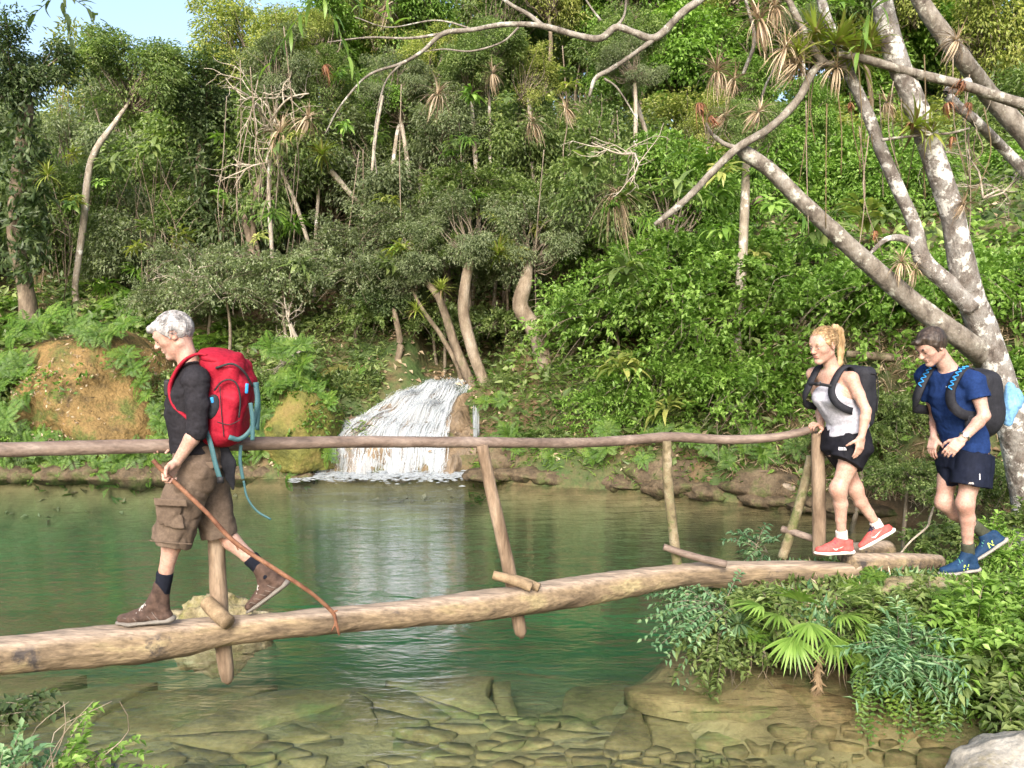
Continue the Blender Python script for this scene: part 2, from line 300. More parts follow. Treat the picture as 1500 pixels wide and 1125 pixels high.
# ------------------------------------------------------------------ slabs of the stream bed (Voronoi pieces)
g2 = np.random.default_rng(3)
pts = []
for k in range(3600):
    x, y = g2.uniform(-3.9, 3.2), g2.uniform(4.1, 8.3)
    if hgt(x, y) > -.07: continue
    md = (.165 + .10 * (y - 4.1) / 4) * (1 + 1.9 * fbm(np.array([[x, y * 2, 3.]]), .7, 2)[0])
    if all(((x - a) / 1.75)**2 + (y - b)**2 > md * md for a, b in pts): pts.append((x, y))
pts = np.array(sorted(pts, key=lambda p: p[1]))[:340]
for k, p in enumerate(pts):
    if k % 7 == 2: continue
    q = np.array([(-.8, -.5), (.8, -.5), (.8, .5), (-.8, .5)], float)
    dd = pts - p; order = np.argsort((dd**2).sum(1))[1:16]
    for j in order:
        n2 = dd[j] * [1 / 3.06, 1]; mid = (dd[j] / 2) @ n2 - .004 * np.linalg.norm(n2) - g2.uniform(0, .010) * np.linalg.norm(n2); r_ = []
        for i in range(len(q)):
            a, b = q[i], q[(i + 1) % len(q)]; da, db = a @ n2 - mid, b @ n2 - mid
            if da <= 0: r_.append(a)
            if da * db < 0: r_.append(a + (b - a) * (da / (da - db)))
        q = np.array(r_)
        if len(q) < 3: break
    if len(q) < 3: continue
    e = np.vstack([q, q[:1]]); per = np.r_[0, np.cumsum(np.linalg.norm(np.diff(e, axis=0), axis=1))]
    n = int(np.clip(per[-1] / .05, 10, 24)); u = np.linspace(0, per[-1], n, endpoint=False)
    q = np.c_[np.interp(u, per, e[:, 0]), np.interp(u, per, e[:, 1])]
    c = q.mean(0); q = c + (q - c) * (1 + .34 * fbm(np.c_[q + p, np.full(n, k * 1.7)], 4, 3))[:, None]
    z = hgt(*p) + g2.uniform(-.012, .03); tl = g2.normal(0, .045, 2)
    def ring(f, dz): qq = c + (q - c) * f; return np.c_[qq, qq @ tl + dz + .012 * fbm(np.c_[qq + p, np.zeros(n)], 5, 2)]
    V = np.vstack([ring(1.0, -.12), ring(1.0, .0), ring(.94, .012), np.r_[c, c @ tl + .010 + g2.normal(0, .008)][None]])
    i = np.arange(n); i2 = (i + 1) % n; mb = MB()
    mb.add(V + np.array([p[0], p[1], z]), [np.stack([i, i2, n + i2, n + i], -1), np.stack([n + i, n + i2, 2 * n + i2, 2 * n + i], -1), np.stack([2 * n + i, 2 * n + i2, np.full(n, 3 * n)], -1)])
    build('slab', mb, M['slab'], BED)
# ------------------------------------------------------------------ water
def water_mat():
    m = bpy.data.materials.new('water'); m.use_nodes = True; t = m.node_tree; n = t.nodes; L = t.links.new
    n.remove(n['Principled BSDF']); out = n['Material Output']; tc = n.new('ShaderNodeTexCoord')
    hs = None
    for sc, st, wgt in ((1.0, (1.6, 4.2, 1), 1.0), (1.0, (7, 17, 1), .35)):
        mp = n.new('ShaderNodeMapping'); mp.inputs['Scale'].default_value = st; L(tc.outputs['Object'], mp.inputs[0])
        z = n.new('ShaderNodeTexNoise'); z.inputs['Scale'].default_value = sc; z.inputs['Detail'].default_value = 3; z.inputs['Distortion'].default_value = .6; L(mp.outputs[0], z.inputs[0])
        mu = n.new('ShaderNodeMath'); mu.operation = 'MULTIPLY_ADD'; L(z.outputs[0], mu.inputs[0]); mu.inputs[1].default_value = wgt
        if hs: L(hs, mu.inputs[2])
        else: mu.inputs[2].default_value = 0
        hs = mu.outputs[0]
    bp = n.new('ShaderNodeBump'); bp.inputs['Strength'].default_value = .55; bp.inputs['Distance'].default_value = .075; L(hs, bp.inputs['Height'])
    lw = n.new('ShaderNodeLayerWeight'); lw.inputs[0].default_value = .5; L(bp.outputs[0], lw.inputs['Normal'])
    pw = n.new('ShaderNodeMath'); pw.operation = 'POWER'; L(lw.outputs['Facing'], pw.inputs[0]); pw.inputs[1].default_value = 5      # Schlick, the same from above and below
    fr = n.new('ShaderNodeMath'); fr.operation = 'MULTIPLY_ADD'; L(pw.outputs[0], fr.inputs[0]); fr.inputs[1].default_value = .98; fr.inputs[2].default_value = .02
    gl = n.new('ShaderNodeBsdfGlossy'); gl.inputs['Roughness'].default_value = .07; L(bp.outputs[0], gl.inputs['Normal'])
    tr = n.new('ShaderNodeBsdfTransparent'); mx = n.new('ShaderNodeMixShader'); L(fr.outputs[0], mx.inputs[0]); L(tr.outputs[0], mx.inputs[1]); L(gl.outputs[0], mx.inputs[2]); L(mx.outputs[0], out.inputs[0])
    va = n.new('ShaderNodeVolumeAbsorption'); va.inputs[0].default_value = (.27, .78, .61, 1); va.inputs[1].default_value = .40; vs = n.new('ShaderNodeVolumeScatter'); vs.inputs[0].default_value = (.22, .85, .50, 1); vs.inputs[1].default_value = .022; vs.inputs[2].default_value = .3
    ad = n.new('ShaderNodeAddShader'); L(va.outputs[0], ad.inputs[0]); L(vs.outputs[0], ad.inputs[1]); L(ad.outputs[0], out.inputs['Volume'])
    return m
mb = MB(); mb.box((0, 4.6, -2.0), (13.2, 9.2, 2.0)); build('water', mb, water_mat(), smooth=False, kind='structure')
# ------------------------------------------------------------------ rocks
def rock(name, c, rad, seed, mt, label, cat='rock', **kw):
    mb = MB(); lump(mb, c, rad, seed, **kw); return build(name, mb, M[mt], label=label, cat=cat, origin=(c[0], c[1], c[2] - rad[2]))
P = atY(128, 600, 12.55); rock('mossy_boulder', (P[0], 13.0, .58), (1.36, 1.3, 1.30), 1, 'moss', 'big ochre-brown mossy bank behind the man with the red backpack', n=60, amp=.34, sc=1.2, zmin=-.45)
P = atY(440, 610, 12.1); rock('mossy_boulder', (P[0] + .02, 12.4, .50), (.55, .75, .80), 2, 'moss2', 'steep yellow-green mossy rock at the dark side of the waterfall', amp=.42, sc=1.3, zmin=-.42, n=34)
P = atY(-60, 620, 12.2); rock('mossy_boulder', (P[0], 12.5, .55), (.8, .8, .9), 3, 'moss', 'low leafy mossy boulder overhanging the dark water edge', amp=.22, zmin=-.32, n=30)
P = atY(310, 640, 12.3); rock('mossy_boulder', (P[0], 12.6, .6), (.9, .8, .85), 4, 'moss2', 'green mossy rock covered by ferns behind the handrail', amp=.25, zmin=-.42, n=30)
P = atY(510, 560, 13.2); rock('mossy_boulder', (P[0] - .05, 13.25, .95), (.6, .5, .42), 5, 'moss2', 'mossy boulder above the dark hollow beside the cascade', amp=.25, n=28)
P = atZ(300, 880, 0); rock('limestone_rock', (atY(312, 880, 6.4)[0], 6.42, -.05), (.38, .2, .28), 6, 'tanrock', 'rough pale limestone rock rising from the water behind the log', amp=.5, sc=2.4, n=34)
P = atZ(1490, 1112, .22); rock('limestone_slab', (P[0] + .2, 4.28, -.04), (.44, .32, .27), 8, 'pale', 'flat pale limestone slab at the water edge below the leafy ledge', amp=.22, sc=2.2, n=32, zmin=-.35)
for k, (px, py, rx, rz, mt, lb) in enumerate(((760, 690, .55, .3, 'rock', 'brown rock at the waterline below the curved trunk'), (880, 690, .8, .34, 'rock', 'long low brown rock shelf below the bright bush'),
        (1010, 710, .75, .32, 'rock', 'dark rock shelf under roots behind the middle posts'), (1160, 728, .7, .3, 'rock', 'root covered rock behind the brace post'), (730, 640, .42, .62, 'tufa', 'bare tan earth face under the curved trunk'))):
    q = atZ(px, py + 14, 0); rock('bank_rock', (q[0], q[1] + .42, rz * .55), (rx, .42, rz), 11 + k, mt, lb, amp=.3, sc=2.2, n=24, zmin=-rz * .5)
gk = np.random.default_rng(19)
for k in range(19):
    px = 715 + k * 33 + gk.normal(0, 12); py = np.interp(px, [700, 900, 1050, 1150, 1400], [704, 718, 733, 745, 778]); q = atZ(px, py, 0); r_ = gk.uniform(.07, .26)
    rock('bank_rock', (q[0], q[1] + .16, gk.uniform(.02, .10)), (r_ * 1.4, r_, r_ * gk.uniform(.35, .7)), 50 + k, 'rock', 'dark brown waterline rock along the right bank', n=14, amp=.5, sc=1.8)['group'] = 'waterline rocks of the right bank'
for k in range(18):
    px = -20 + k * 27 + gk.normal(0, 6); q = atZ(px, 705, 0); r_ = gk.uniform(.12, .26)
    rock('bank_rock', (q[0], q[1] + .30, gk.uniform(.0, .06)), (r_ * 1.4, r_, r_ * gk.uniform(.5, .8)), 90 + k, 'rock', 'dark brown waterline rock under the overhanging left bank', n=14, amp=.5, sc=1.8)['group'] = 'waterline rocks of the left bank'
# the ledge under the bridge end: an undercut tongue of rock and earth
q = np.array([2.35, 6.02]); LED = rock('rock_ledge', (q[0], q[1], .30), (1.0, .56, .24), 21, 'rock', 'undercut earthy ledge carrying the bridge end, covered with ferns', 'ledge', amp=.22, n=36, zmin=-.12)
rock('rock_ledge', (3.2, 5.72, .28), (.85, .56, .24), 22, 'rock', 'undercut ledge below the blue-green shrub and hanging ferns', 'ledge', amp=.22, n=32, zmin=-.12)
q = atY(1355, 868, 5.66); rock('earth_step', (q[0], q[1] + .1, q[2] - .015), (.34, .16, .075), 31, 'tanrock', 'bare tan earth lip of the path beside the log end', 'earth ledge', amp=.45, sc=1.8, n=24)
q = atY(1455, 868, 5.75); rock('earth_step', (q[0], q[1] + .1, q[2] - .02), (.36, .2, .06), 32, 'tanrock', 'trodden earth of the path under the blue shoes', 'earth ledge', amp=.45, sc=1.8, n=24)
# ------------------------------------------------------------------ waterfall
wf = empty('waterfall', (-1.5, 12.0, 0), 'small white cascade tumbling over tan rock into the green pool', 'waterfall')
g3 = np.random.default_rng(5)
def fallpath(s, t, lift=0.0, jit=0):
    """s: 0..1 across, t: 0 (top) .. 1 (waterline)"""
    tp = atY(624 + 66 * s, 566 - 6 * math.sin(s * 3.1), 13.25); lp = atY(478 + 176 * s, 640 + 6 * math.sin(s * 9) , 12.12)
    md = .55 * tp + .45 * lp + np.array([-.10 + .25 * (1 - s), 0, .10 + .06 * math.sin(s * 13)]); bt = np.array([lp[0] - .03, 11.9 + .05 * math.sin(s * 17), -.05])
    P = crom(np.array([tp + [0, .35, -.02], tp, md, lp + [0, .06, .03], lp + [0, -.13, -.14], bt]), 25)
    k = np.clip(t, 0, 1) * 24; i = np.minimum(k.astype(int), 23); f = (k - i)[:, None]
    Q = P[i] * (1 - f) + P[i + 1] * f
    Q[:, 2] += .035 * np.sin(t * 30 + s * 5 + 2 * math.sin(s * 11)) * (t < .62) * np.clip(t * 8, 0, 1); Q[:, 1] -= .03 * np.sin(t * 30 + s * 5 + 1.2) * (t < .62)
    return Q + np.array([0, -.6, .8]) * lift
nS, nT = 60, 50
V = np.array([fallpath(s, np.linspace(0, 1, nT)) for s in np.linspace(-.12, 1.25, nS)]); nn = fbm(V, 2.2, 4); nn2 = fbm(V, 7, 3)
VR = V + np.stack([nn * 0, -.06 * nn, .07 * nn + .025 * nn2 - .05], -1)
i, j = np.meshgrid(np.arange(nS - 1), np.arange(nT - 1), indexing='ij'); a = (i * nT + j).ravel()
QF = np.stack([a, a + 1, a + nT + 1, a + nT], -1)
mb = MB(); mb.add(VR.reshape(-1, 3), QF); build('rock_face', mb, M['tufa'], wf)
def white_water(name, alpha):
    m = bpy.data.materials.new(name); m.use_nodes = True; t = m.node_tree; n = t.nodes; L = t.links.new
    b = n['Principled BSDF']; b.inputs['Base Color'].default_value = (.56, .60, .63, 1); b.inputs['Roughness'].default_value = .25
    at = n.new('ShaderNodeAttribute'); at.attribute_name = 'rnd'; tl = n.new('ShaderNodeBsdfTranslucent'); tl.inputs[0].default_value = (.5, .54, .57, 1)
    mx = n.new('ShaderNodeMixShader'); mx.inputs[0].default_value = .4; L(b.outputs[0], mx.inputs[1]); L(tl.outputs[0], mx.inputs[2])
    tr = n.new('ShaderNodeBsdfTransparent'); m2 = n.new('ShaderNodeMixShader'); mr = n.new('ShaderNodeMath'); mr.operation = 'MULTIPLY'; mr.inputs[1].default_value = alpha
    L(at.outputs['Fac'], mr.inputs[0]); L(mr.outputs[0], m2.inputs[0]); L(tr.outputs[0], m2.inputs[1]); L(mx.outputs[0], m2.inputs[2]); L(m2.outputs[0], n['Material Output'].inputs[0])
    return m
M['white'] = white_water('white_water', 1.0)
def dens(s, t):             # where the falling water is thick
    return .75 * (1 - .8 * math.exp(-((s - .22) / .07)**2) * (t > .55)) * (1 if s < .97 else .4)
mb = MB(); mb2 = MB()
for k in range(1700):
    s = g3.uniform(-.03, 1.02); t0 = g3.uniform(0, .93); t1 = min(1.0, t0 + g3.uniform(.05, .32))
    if g3.uniform() > dens(s, (t0 + t1) / 2) + .12: continue
    if s < .35 and t0 < .5 and g3.uniform() < .3 : continue
    n = 9; t = np.linspace(t0, t1, n); Q = fallpath(s, t, g3.uniform(-.005, .05)); w_ = g3.uniform(.002, .009) * (1 if g3.uniform() < .8 else 1.8)
    Q[:, 0] += np.cumsum(g3.normal(0, .010, n)); Q[:, 2] += g3.normal(0, .008, n) + .07 * fbm(Q, 4, 3)
    pr = np.sin(np.linspace(.15, math.pi - .1, n))[:, None] * w_; sd = np.array([1, 0, .15])
    Vv = np.stack([Q - sd * pr, Q + np.array([0, -.5, .5]) * pr, Q + sd * pr], 1).reshape(-1, 3)
    F = [[x * 3 + y, x * 3 + y + 1, x * 3 + y + 4, x * 3 + y + 3] for x in range(n - 1) for y in (0, 1)]
    mb.add(Vv, np.array(F), g3.uniform(.3, .85))
for k in range(4200):
    s = g3.uniform(-.03, 1.02); t0 = g3.uniform(0, 1)
    if g3.uniform() > dens(s, t0) + .1: continue
    Q = fallpath(s, np.array([t0]), abs(g3.normal(0, .035)))[0] + g3.normal(0, .02, 3); Q[2] += .07 * fbm(Q[None], 4, 3)[0]; r_ = g3.uniform(.003, .010); mb.add(Q + r_ * np.array([[-1, 0, 0], [0, -.7, .7], [1, 0, .2], [0, .2, -1.6]]), np.array([[0, 3, 1], [1, 3, 2]]), g3.uniform(.4, .95))
tag(build('water_strands', mb, M['white'], wf, attr='rnd'), kind='stuff')
mb = MB(); ss = np.linspace(-.02, 1.0, 70); tt = np.linspace(0, 1, 60)
V = np.array([fallpath(s, tt, .012) for s in ss]); V[..., 2] += .07 * fbm(V, 4, 3)
al = np.array([[np.clip(.62 + .9 * (vnoise(np.array([s * 45, t * 6, 1.])) * .6 + .5 * vnoise(np.array([s * 90, t * 14, 5.]))) * 1.0, 0.05, .95) * dens(s, t) * 1.25 for t in tt] for s in ss])
i, j = np.meshgrid(np.arange(69), np.arange(59), indexing='ij'); a = (i * 60 + j).ravel()
mb.add(V.reshape(-1, 3), np.stack([a, a + 1, a + 61, a + 60], -1), al.ravel()); build('water_sheet', mb, M['white'], wf, attr='rnd')
mb = MB()
for k in range(26):         # the thin side fall
    x0 = g3.normal(0, .018); z0 = g3.uniform(.55, .95); z1 = max(.0, z0 - g3.uniform(.2, .8)); n = 6
    top = atY(698, 580, 12.35); Q = np.c_[top[0] + x0 + np.cumsum(g3.normal(0, .003, n)), np.full(n, 12.16 + g3.normal(0, .01)), np.linspace(z0, z1, n)]
    mb.tube(Q, [.002, .006, .007, .006, .005, .002], 4, 6, a=g3.uniform(.4, .8))
build('side_fall', mb, M['white'], wf, attr='rnd')
mb = MB()                    # foam and splash on the pool
for k in range(1500):
    s = g3.uniform(-.22, 1.28); Q = fallpath(np.clip(s, 0, 1.0), np.array([1.0]))[0]; x = Q[0] + (s - np.clip(s, 0, 1)) * 1.6; y = 11.93 - abs(g3.normal(0, .20)); r_ = g3.uniform(.006, .03)
    z = .004 + abs(g3.normal(0, .03)) * math.exp(-(11.95 - y) * 8); a = np.linspace(0, 2 * math.pi, 7)[:-1]
    Vv = np.c_[x + r_ * 1.8 * np.cos(a), y + r_ * np.sin(a), np.full(6, z)]; mb.add(np.vstack([Vv, [x, y, z + r_ * .5]]), np.array([[m, (m + 1) % 6, 6] for m in range(6)]), g3.uniform(.3, .9))
tag(build('foam', mb, M['white'], wf, attr='rnd'), kind='stuff')
# ================================================================== the log bridge
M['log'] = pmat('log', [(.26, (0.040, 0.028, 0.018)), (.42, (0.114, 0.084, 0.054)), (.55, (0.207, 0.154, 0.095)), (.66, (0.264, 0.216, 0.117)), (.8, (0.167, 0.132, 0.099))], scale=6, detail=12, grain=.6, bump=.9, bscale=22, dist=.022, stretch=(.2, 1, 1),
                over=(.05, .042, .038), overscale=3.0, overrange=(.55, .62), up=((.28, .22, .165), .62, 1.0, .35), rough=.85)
M['rail'] = pmat('rail', [(.3, (0.068, 0.047, 0.037)), (.5, (0.153, 0.113, 0.090)), (.7, (0.238, 0.189, 0.156))], scale=9, detail=10, grain=.45, bump=.5, bscale=40, dist=.008, stretch=(.25, 1, 1), rough=.6)
M['post'] = pmat('post', [(.3, (0.098, 0.065, 0.041)), (.5, (0.221, 0.159, 0.108)), (.7, (0.328, 0.258, 0.189))], scale=10, bump=.7, bscale=40, dist=.008, stretch=(1, 1, .2), rough=.8)
M['barkpost'] = pmat('barkpost', [(.3, (0.081, 0.068, 0.036)), (.5, (0.189, 0.153, 0.090)), (.7, (0.378, 0.324, 0.234))], scale=14, bump=.8, bscale=30, dist=.012, over=(.10, .11, .04), overscale=7)
M['cut'] = pmat('cut', [(.3, (.12, .085, .05)), (.6, (.26, .19, .115))], scale=12, bump=.4, bscale=40, dist=.006)
ZT = .63                     # height of the walking surface over the water
def logc(px, top, bot):      # centre and radius of the log from its traced edges
    p = atZ(px, top + 6, ZT); r_ = (bot - top) / 2 / pxm(p[1]); return np.r_[p[0], p[1], ZT - r_ * .93, r_ * .98]
LOGPX = [(-60, 936, 996), (0, 928, 987), (150, 913, 975), (260, 903, 962), (340, 896, 943), (500, 883, 925), (640, 868, 915), (775, 850, 898), (900, 831, 877), (1000, 820, 858), (1100, 816, 857), (1200, 816, 856), (1262, 819, 850)]
LC = np.array([logc(*a) for a in LOGPX])
br = empty('log_footbridge', (LC[6, 0], LC[6, 1], 0), 'rustic log footbridge with a single pole handrail over the pool', 'footbridge')
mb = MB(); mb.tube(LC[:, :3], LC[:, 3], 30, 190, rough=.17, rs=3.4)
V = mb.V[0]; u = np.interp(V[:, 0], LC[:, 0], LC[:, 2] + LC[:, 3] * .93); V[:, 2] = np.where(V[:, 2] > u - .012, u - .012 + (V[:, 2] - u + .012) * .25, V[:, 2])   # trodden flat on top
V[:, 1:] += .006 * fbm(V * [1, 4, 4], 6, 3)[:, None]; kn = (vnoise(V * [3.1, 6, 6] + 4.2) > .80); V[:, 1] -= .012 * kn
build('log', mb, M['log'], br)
def logY(px): return float(np.interp(px, [a[0] for a in LOGPX], LC[:, 1]))
mb = MB(); A = atY(1268, 826, logY(1262) + .02); B = atY(1376, 824, 6.35); mb.tube([A - [.12, 0, 0], .5 * (A + B) + [0, 0, .005], B], [.075, .066, .056], 18, 40, rough=.12, rs=6); build('log_stub', mb, M['log'], br)
mb = MB(); A = atY(1236, 812, 6.45); B = atY(1300, 806, 6.75); mb.tube([A, B], [.085, .075], 18, 20, rough=.12, rs=6); build('log_stub', mb, M['log'], br)
RP = [(-60, 661, 11.5), (0, 659, 11.5), (150, 655, 11), (300, 652, 10.5), (500, 647.5, 9), (700, 648, 8), (850, 648.5, 7.5), (930, 644, 7.5), (985, 640.5, 7.5), (1060, 644, 7), (1120, 642, 6.5), (1160, 636, 6), (1196, 627, 5.5)]
def railY(px): return logY(px) + .10
RC = np.array([np.r_[atY(a, b, railY(a)), r_ / pxm(railY(a))] for a, b, r_ in RP])
mb = MB(); mb.tube(RC[:, :3], RC[:, 3], 16, 140, rough=.10, rs=9); build('handrail', mb, M['rail'], br)
def stick(name, pp, rp, mt, dy=0.0, dys=None, **kw):
    Q = []; rr = []
    for k, (a, b) in enumerate(pp):
        Y = logY(a) + (dys[k] if dys else dy); Q.append(atY(a, b, Y)); rr.append((rp[k] if hasattr(rp, '__len__') else rp) / pxm(Y))
    mb = MB(); mb.tube(Q, rr, 14, 30, rough=.10, rs=14, **kw); return build(name, mb, M[mt], br)
stick('post', [(309, 662), (316, 780), (322, 900), (332, 985), (335, 1001)], [11, 12, 13, 11, 4], 'post', .06)
stick('post', [(706, 652), (722, 730), (740, 808), (754, 880), (763, 928), (765, 935)], [8.5, 9.5, 10, 10, 9, 3], 'post', .055)
stick('post', [(977, 646), (978, 700), (985, 770), (993, 830), (1002, 868)], [6.5, 7.5, 7.5, 7.5, 6], 'barkpost', .06)
stick('post', [(1197, 634), (1199, 700), (1200, 812)], [8.5, 10, 10], 'post', .13)
stick('brace', [(1188, 668), (1172, 735), (1146, 818)], [6.5, 7, 7.5], 'barkpost', .32)
stick('peg', [(303, 882), (319, 899), (334, 912)], [11.5, 12, 11.5], 'cut', dys=[.02, -.06, -.135])
stick('peg', [(722, 842), (752, 850), (778, 860)], [6.5, 7.5, 8], 'cut', dys=[-.02, -.08, -.13])
stick('peg', [(752, 846), (772, 853), (790, 861)], [5, 6, 6.5], 'cut', dys=[.02, -.04, -.10])
stick('peg', [(972, 801), (1015, 815), (1064, 827)], [5, 5.5, 6], 'rail', dys=[.02, -.05, -.115])
stick('peg', [(1146, 775), (1172, 783), (1196, 791)], [5.5, 5.5, 5], 'rail', dys=[.36, .26, .2])

# ================================================================== foliage kit
M['lf_grey'] = leafmat('lf_grey', [(0, (0.088, 0.118, 0.059)), (.5, (0.171, 0.212, 0.106)), (1, (0.319, 0.366, 0.212))])
M['lf_mid'] = leafmat('lf_mid', [(0, (0.072, 0.114, 0.034)), (.5, (0.150, 0.216, 0.066)), (1, (0.300, 0.372, 0.132))])
M['lf_bright'] = leafmat('lf_bright', [(0, (0.077, 0.160, 0.022)), (.5, (0.154, 0.275, 0.046)), (1, (0.308, 0.462, 0.110))], trans=.4)
M['lf_dark'] = leafmat('lf_dark', [(0, (0.040, 0.069, 0.025)), (.5, (0.088, 0.131, 0.050)), (1, (0.188, 0.237, 0.106))])
M['lf_yellow'] = leafmat('lf_yellow', [(0, (0.132, 0.176, 0.039)), (.5, (0.253, 0.297, 0.077)), (1, (0.462, 0.462, 0.143))], trans=.45)
M['lf_blue'] = leafmat('lf_blue', [(0, (0.066, 0.155, 0.081)), (.5, (0.145, 0.273, 0.139)), (1, (0.309, 0.437, 0.227))])
M['lf_fern'] = leafmat('lf_fern', [(0, (0.048, 0.109, 0.013)), (.5, (0.096, 0.193, 0.025)), (1, (0.192, 0.286, 0.050))], trans=.4)
M['lf_dry'] = leafmat('lf_dry', [(0, (.18, .12, .07)), (.5, (.36, .27, .17)), (1, (.54, .45, .31))], trans=.2, tint=(1, 1, 1))
M['lf_brom'] = leafmat('lf_brom', [(0, (.20, .15, .075)), (.45, (.22, .24, .05)), (1, (.24, .33, .05))], trans=.35)
M['lf_rust'] = leafmat('lf_rust', [(0, (.14, .055, .03)), (.5, (.26, .12, .06)), (1, (.36, .2, .10))], trans=.3, tint=(1, .8, .6))
M['bark'] = pmat('bark', [(.3, (.05, .038, .025)), (.5, (.15, .115, .08)), (.7, (.27, .22, .16))], scale=7, bump=.8, bscale=16, dist=.02, stretch=(1, 1, .35), over=(.075, .085, .03), overscale=4, overrange=(.55, .7))
M['barktan'] = pmat('barktan', [(.3, (0.102, 0.074, 0.050)), (.5, (0.221, 0.175, 0.125)), (.7, (0.323, 0.276, 0.220))], scale=7, bump=.8, bscale=16, dist=.02, stretch=(1, 1, .5))
M['barkwhite'] = pmat('barkwhite', [(.3, (0.138, 0.110, 0.078)), (.5, (0.313, 0.267, 0.212)), (.7, (0.478, 0.442, 0.386))], scale=8, bump=.7, bscale=18, dist=.015, stretch=(1, 1, .4), over=(.62, .60, .56), overscale=6, overrange=(.56, .62))
M['twig'] = pmat('twig', [(.3, (.10, .08, .055)), (.6, (.24, .20, .15))], scale=12, bump=.3, bscale=50, dist=.003)
M['deadwood'] = pmat('deadwood', [(.3, (.22, .18, .13)), (.6, (.44, .39, .31))], scale=12, bump=.3, bscale=50, dist=.003)
def crown_mesh(name, seed, nc, per, ln, wd, rad=(1.5, 1.5, 1.1), rc=.42, droop=.25, hang=.45):
    g = np.random.default_rng(seed); mb = MB(); tw = MB()
    nl = 9; LB = unit(g.normal(size=(nl, 3))) * g.uniform(.45, .95, (nl, 1)) * rad; lr = g.uniform(.38, .68, nl); li = g.integers(0, nl, nc)
    C = LB[li] + unit(g.normal(size=(nc, 3))) * (g.uniform(.1, 1, nc)**.5 * lr[li])[:, None] * [1, 1, .95]
    for c in C:
        n = int(per * g.uniform(.6, 1.5)); rr = rc * g.uniform(.55, 1.3); q = unit(g.normal(size=(n, 3)) + [0, 0, .35]); rho = g.uniform(.25, 1, n)**.6
        p = c + q * rho[:, None] * rr * np.array([1.1, 1.1, .85])
        dr = unit(q * [1, 1, .4] + unit(c + 1e-6) * .5 + g.normal(0, .45, (n, 3)) - [0, 0, hang]); nr = unit(np.array([0, 0, 1.]) + g.normal(0, .55, (n, 3)) + q * .4)
        cr = g.uniform(.15, .85); leaves(mb, p, dr, nr, ln * g.uniform(.6, 1.25, n), wd * g.uniform(.7, 1.2, n), np.clip(cr * .55 + g.uniform(0, .55, n), 0, 1), droop)
        if g.uniform() < .8:
            a = np.array([0, 0, -rad[2] * .8]) + g.normal(0, .08, 3); m_ = .5 * (a + c) + g.normal(0, .16, 3) - [0, 0, .08]
            tw.tube([a, m_, c, c + unit(c) * rr * .6], [.022, .014, .008, .003], 4, 7, a=0)
    return mb.mesh(name, False, 'rnd'), tw.mesh(name + '_twigs')
CR = {}
for kd, nc, per, ln, wd, rad, rc in (('grey', 90, 165, .090, .036, (1.45, 1.4, 1.0), .36), ('mid', 90, 155, .10, .044, (1.4, 1.4, 1.15), .36), ('bright', 86, 150, .105, .052, (1.4, 1.4, 1.1), .36),
        ('dark', 74, 110, .135, .058, (1.4, 1.4, 1.0), .40), ('yellow', 70, 140, .10, .042, (1.5, 1.4, 1.2), .38)):
    CR[kd] = [crown_mesh('crown_' + kd, 31 * v + len(kd), nc, per, ln, wd, rad, rc) for v in range(3)]
    for c, t_ in CR[kd]: c.materials.append(M['lf_' + kd]); t_.materials.append(M['twig'])
gt = np.random.default_rng(11)
def tree(name, px, py, Y, rpx, kind, label, group=None, trunk=None, bark='bark', tw=.09, squash=1.0, lean=0.0, cat='tree', base=None):
    """crown centred on a pixel at distance Y; the trunk runs down to the ground below it"""
    c = atY(px, py, Y); s = rpx / pxm(Y) / 1.5
    if trunk is None:
        bx, by = c[0] + lean + gt.normal(0, .25), Y + gt.normal(0, .2)
        b = np.array([bx, by, hgt(bx, by) - .15]) if base is None else np.asarray(base, float)
        k = gt.normal(0, .22, (2, 3)) * [1, 1, .2]; P = [b, b * .66 + c * .34 + k[0], b * .33 + c * .67 + k[1], c - [0, 0, .6 * s]]; r_ = [tw * 1.25, tw, tw * .8, tw * .5]
    else:
        P = [atY(a, b_, Yk) for a, b_, Yk, w_ in trunk]; r_ = [w_ / 2 / pxm(Yk) for a, b_, Yk, w_ in trunk]; b = P[0].copy(); z = hgt(b[0], b[1])
        if P[0][2] > z - .1: P = [np.array([b[0] + .02, b[1] + .03, z - .15])] + P; r_ = [r_[0] * 1.25] + r_
        P.append(c - [0, 0, .5 * s]); r_.append(r_[-1] * .6); b = P[0]
    t = empty(name, b, label, cat, group)
    mb = MB(); mb.tube(P, r_, 9, 26, rough=.14, rs=4); build('trunk', mb, M[bark], t)
    me, tg = CR[kind][gt.integers(0, 3)]; rz = gt.uniform(0, 6.28)
    for nm, m_ in (('crown', me), ('branches', tg)):
        o = link(nm, m_, None, t); o.location = tuple(c - b); o.rotation_euler = (0, 0, rz); o.scale = (s, s, s * squash)
    return t
# ------------------------------------------------------------------ far forest: rows of crowns closing the view
KL = {'grey': 'grey-green', 'mid': 'mid green', 'bright': 'fresh green', 'dark': 'dark green', 'yellow': 'yellow-green'}
def row(n, x0, x1, pyf, Y, rp, kinds, name, what, group):
    for k in range(n):
        px = x0 + (x1 - x0) * (k + .5) / n + gt.normal(0, 22); kd = kinds[gt.integers(0, len(kinds))]
        tree(name, px, pyf(px) + gt.normal(0, 22), Y + gt.uniform(-1.2, 1.2), rp * gt.uniform(.85, 1.25), kd, KL[kd] + ' ' + what, group + ', ' + KL[kd], tw=.07, squash=gt.uniform(.8, 1.2))
TOP = lambda x: np.interp(x, [0, 200, 330, 420, 600, 900, 1300, 1500], [175, 185, 190, 150, 45, 25, 45, 95])
row(15, -60, 1560, lambda x: TOP(x) + 20, 27, 105, ['yellow', 'bright', 'mid', 'yellow'], 'canopy_tree', 'tall tree at the back of the forest, against the sky', 'farthest forest trees')
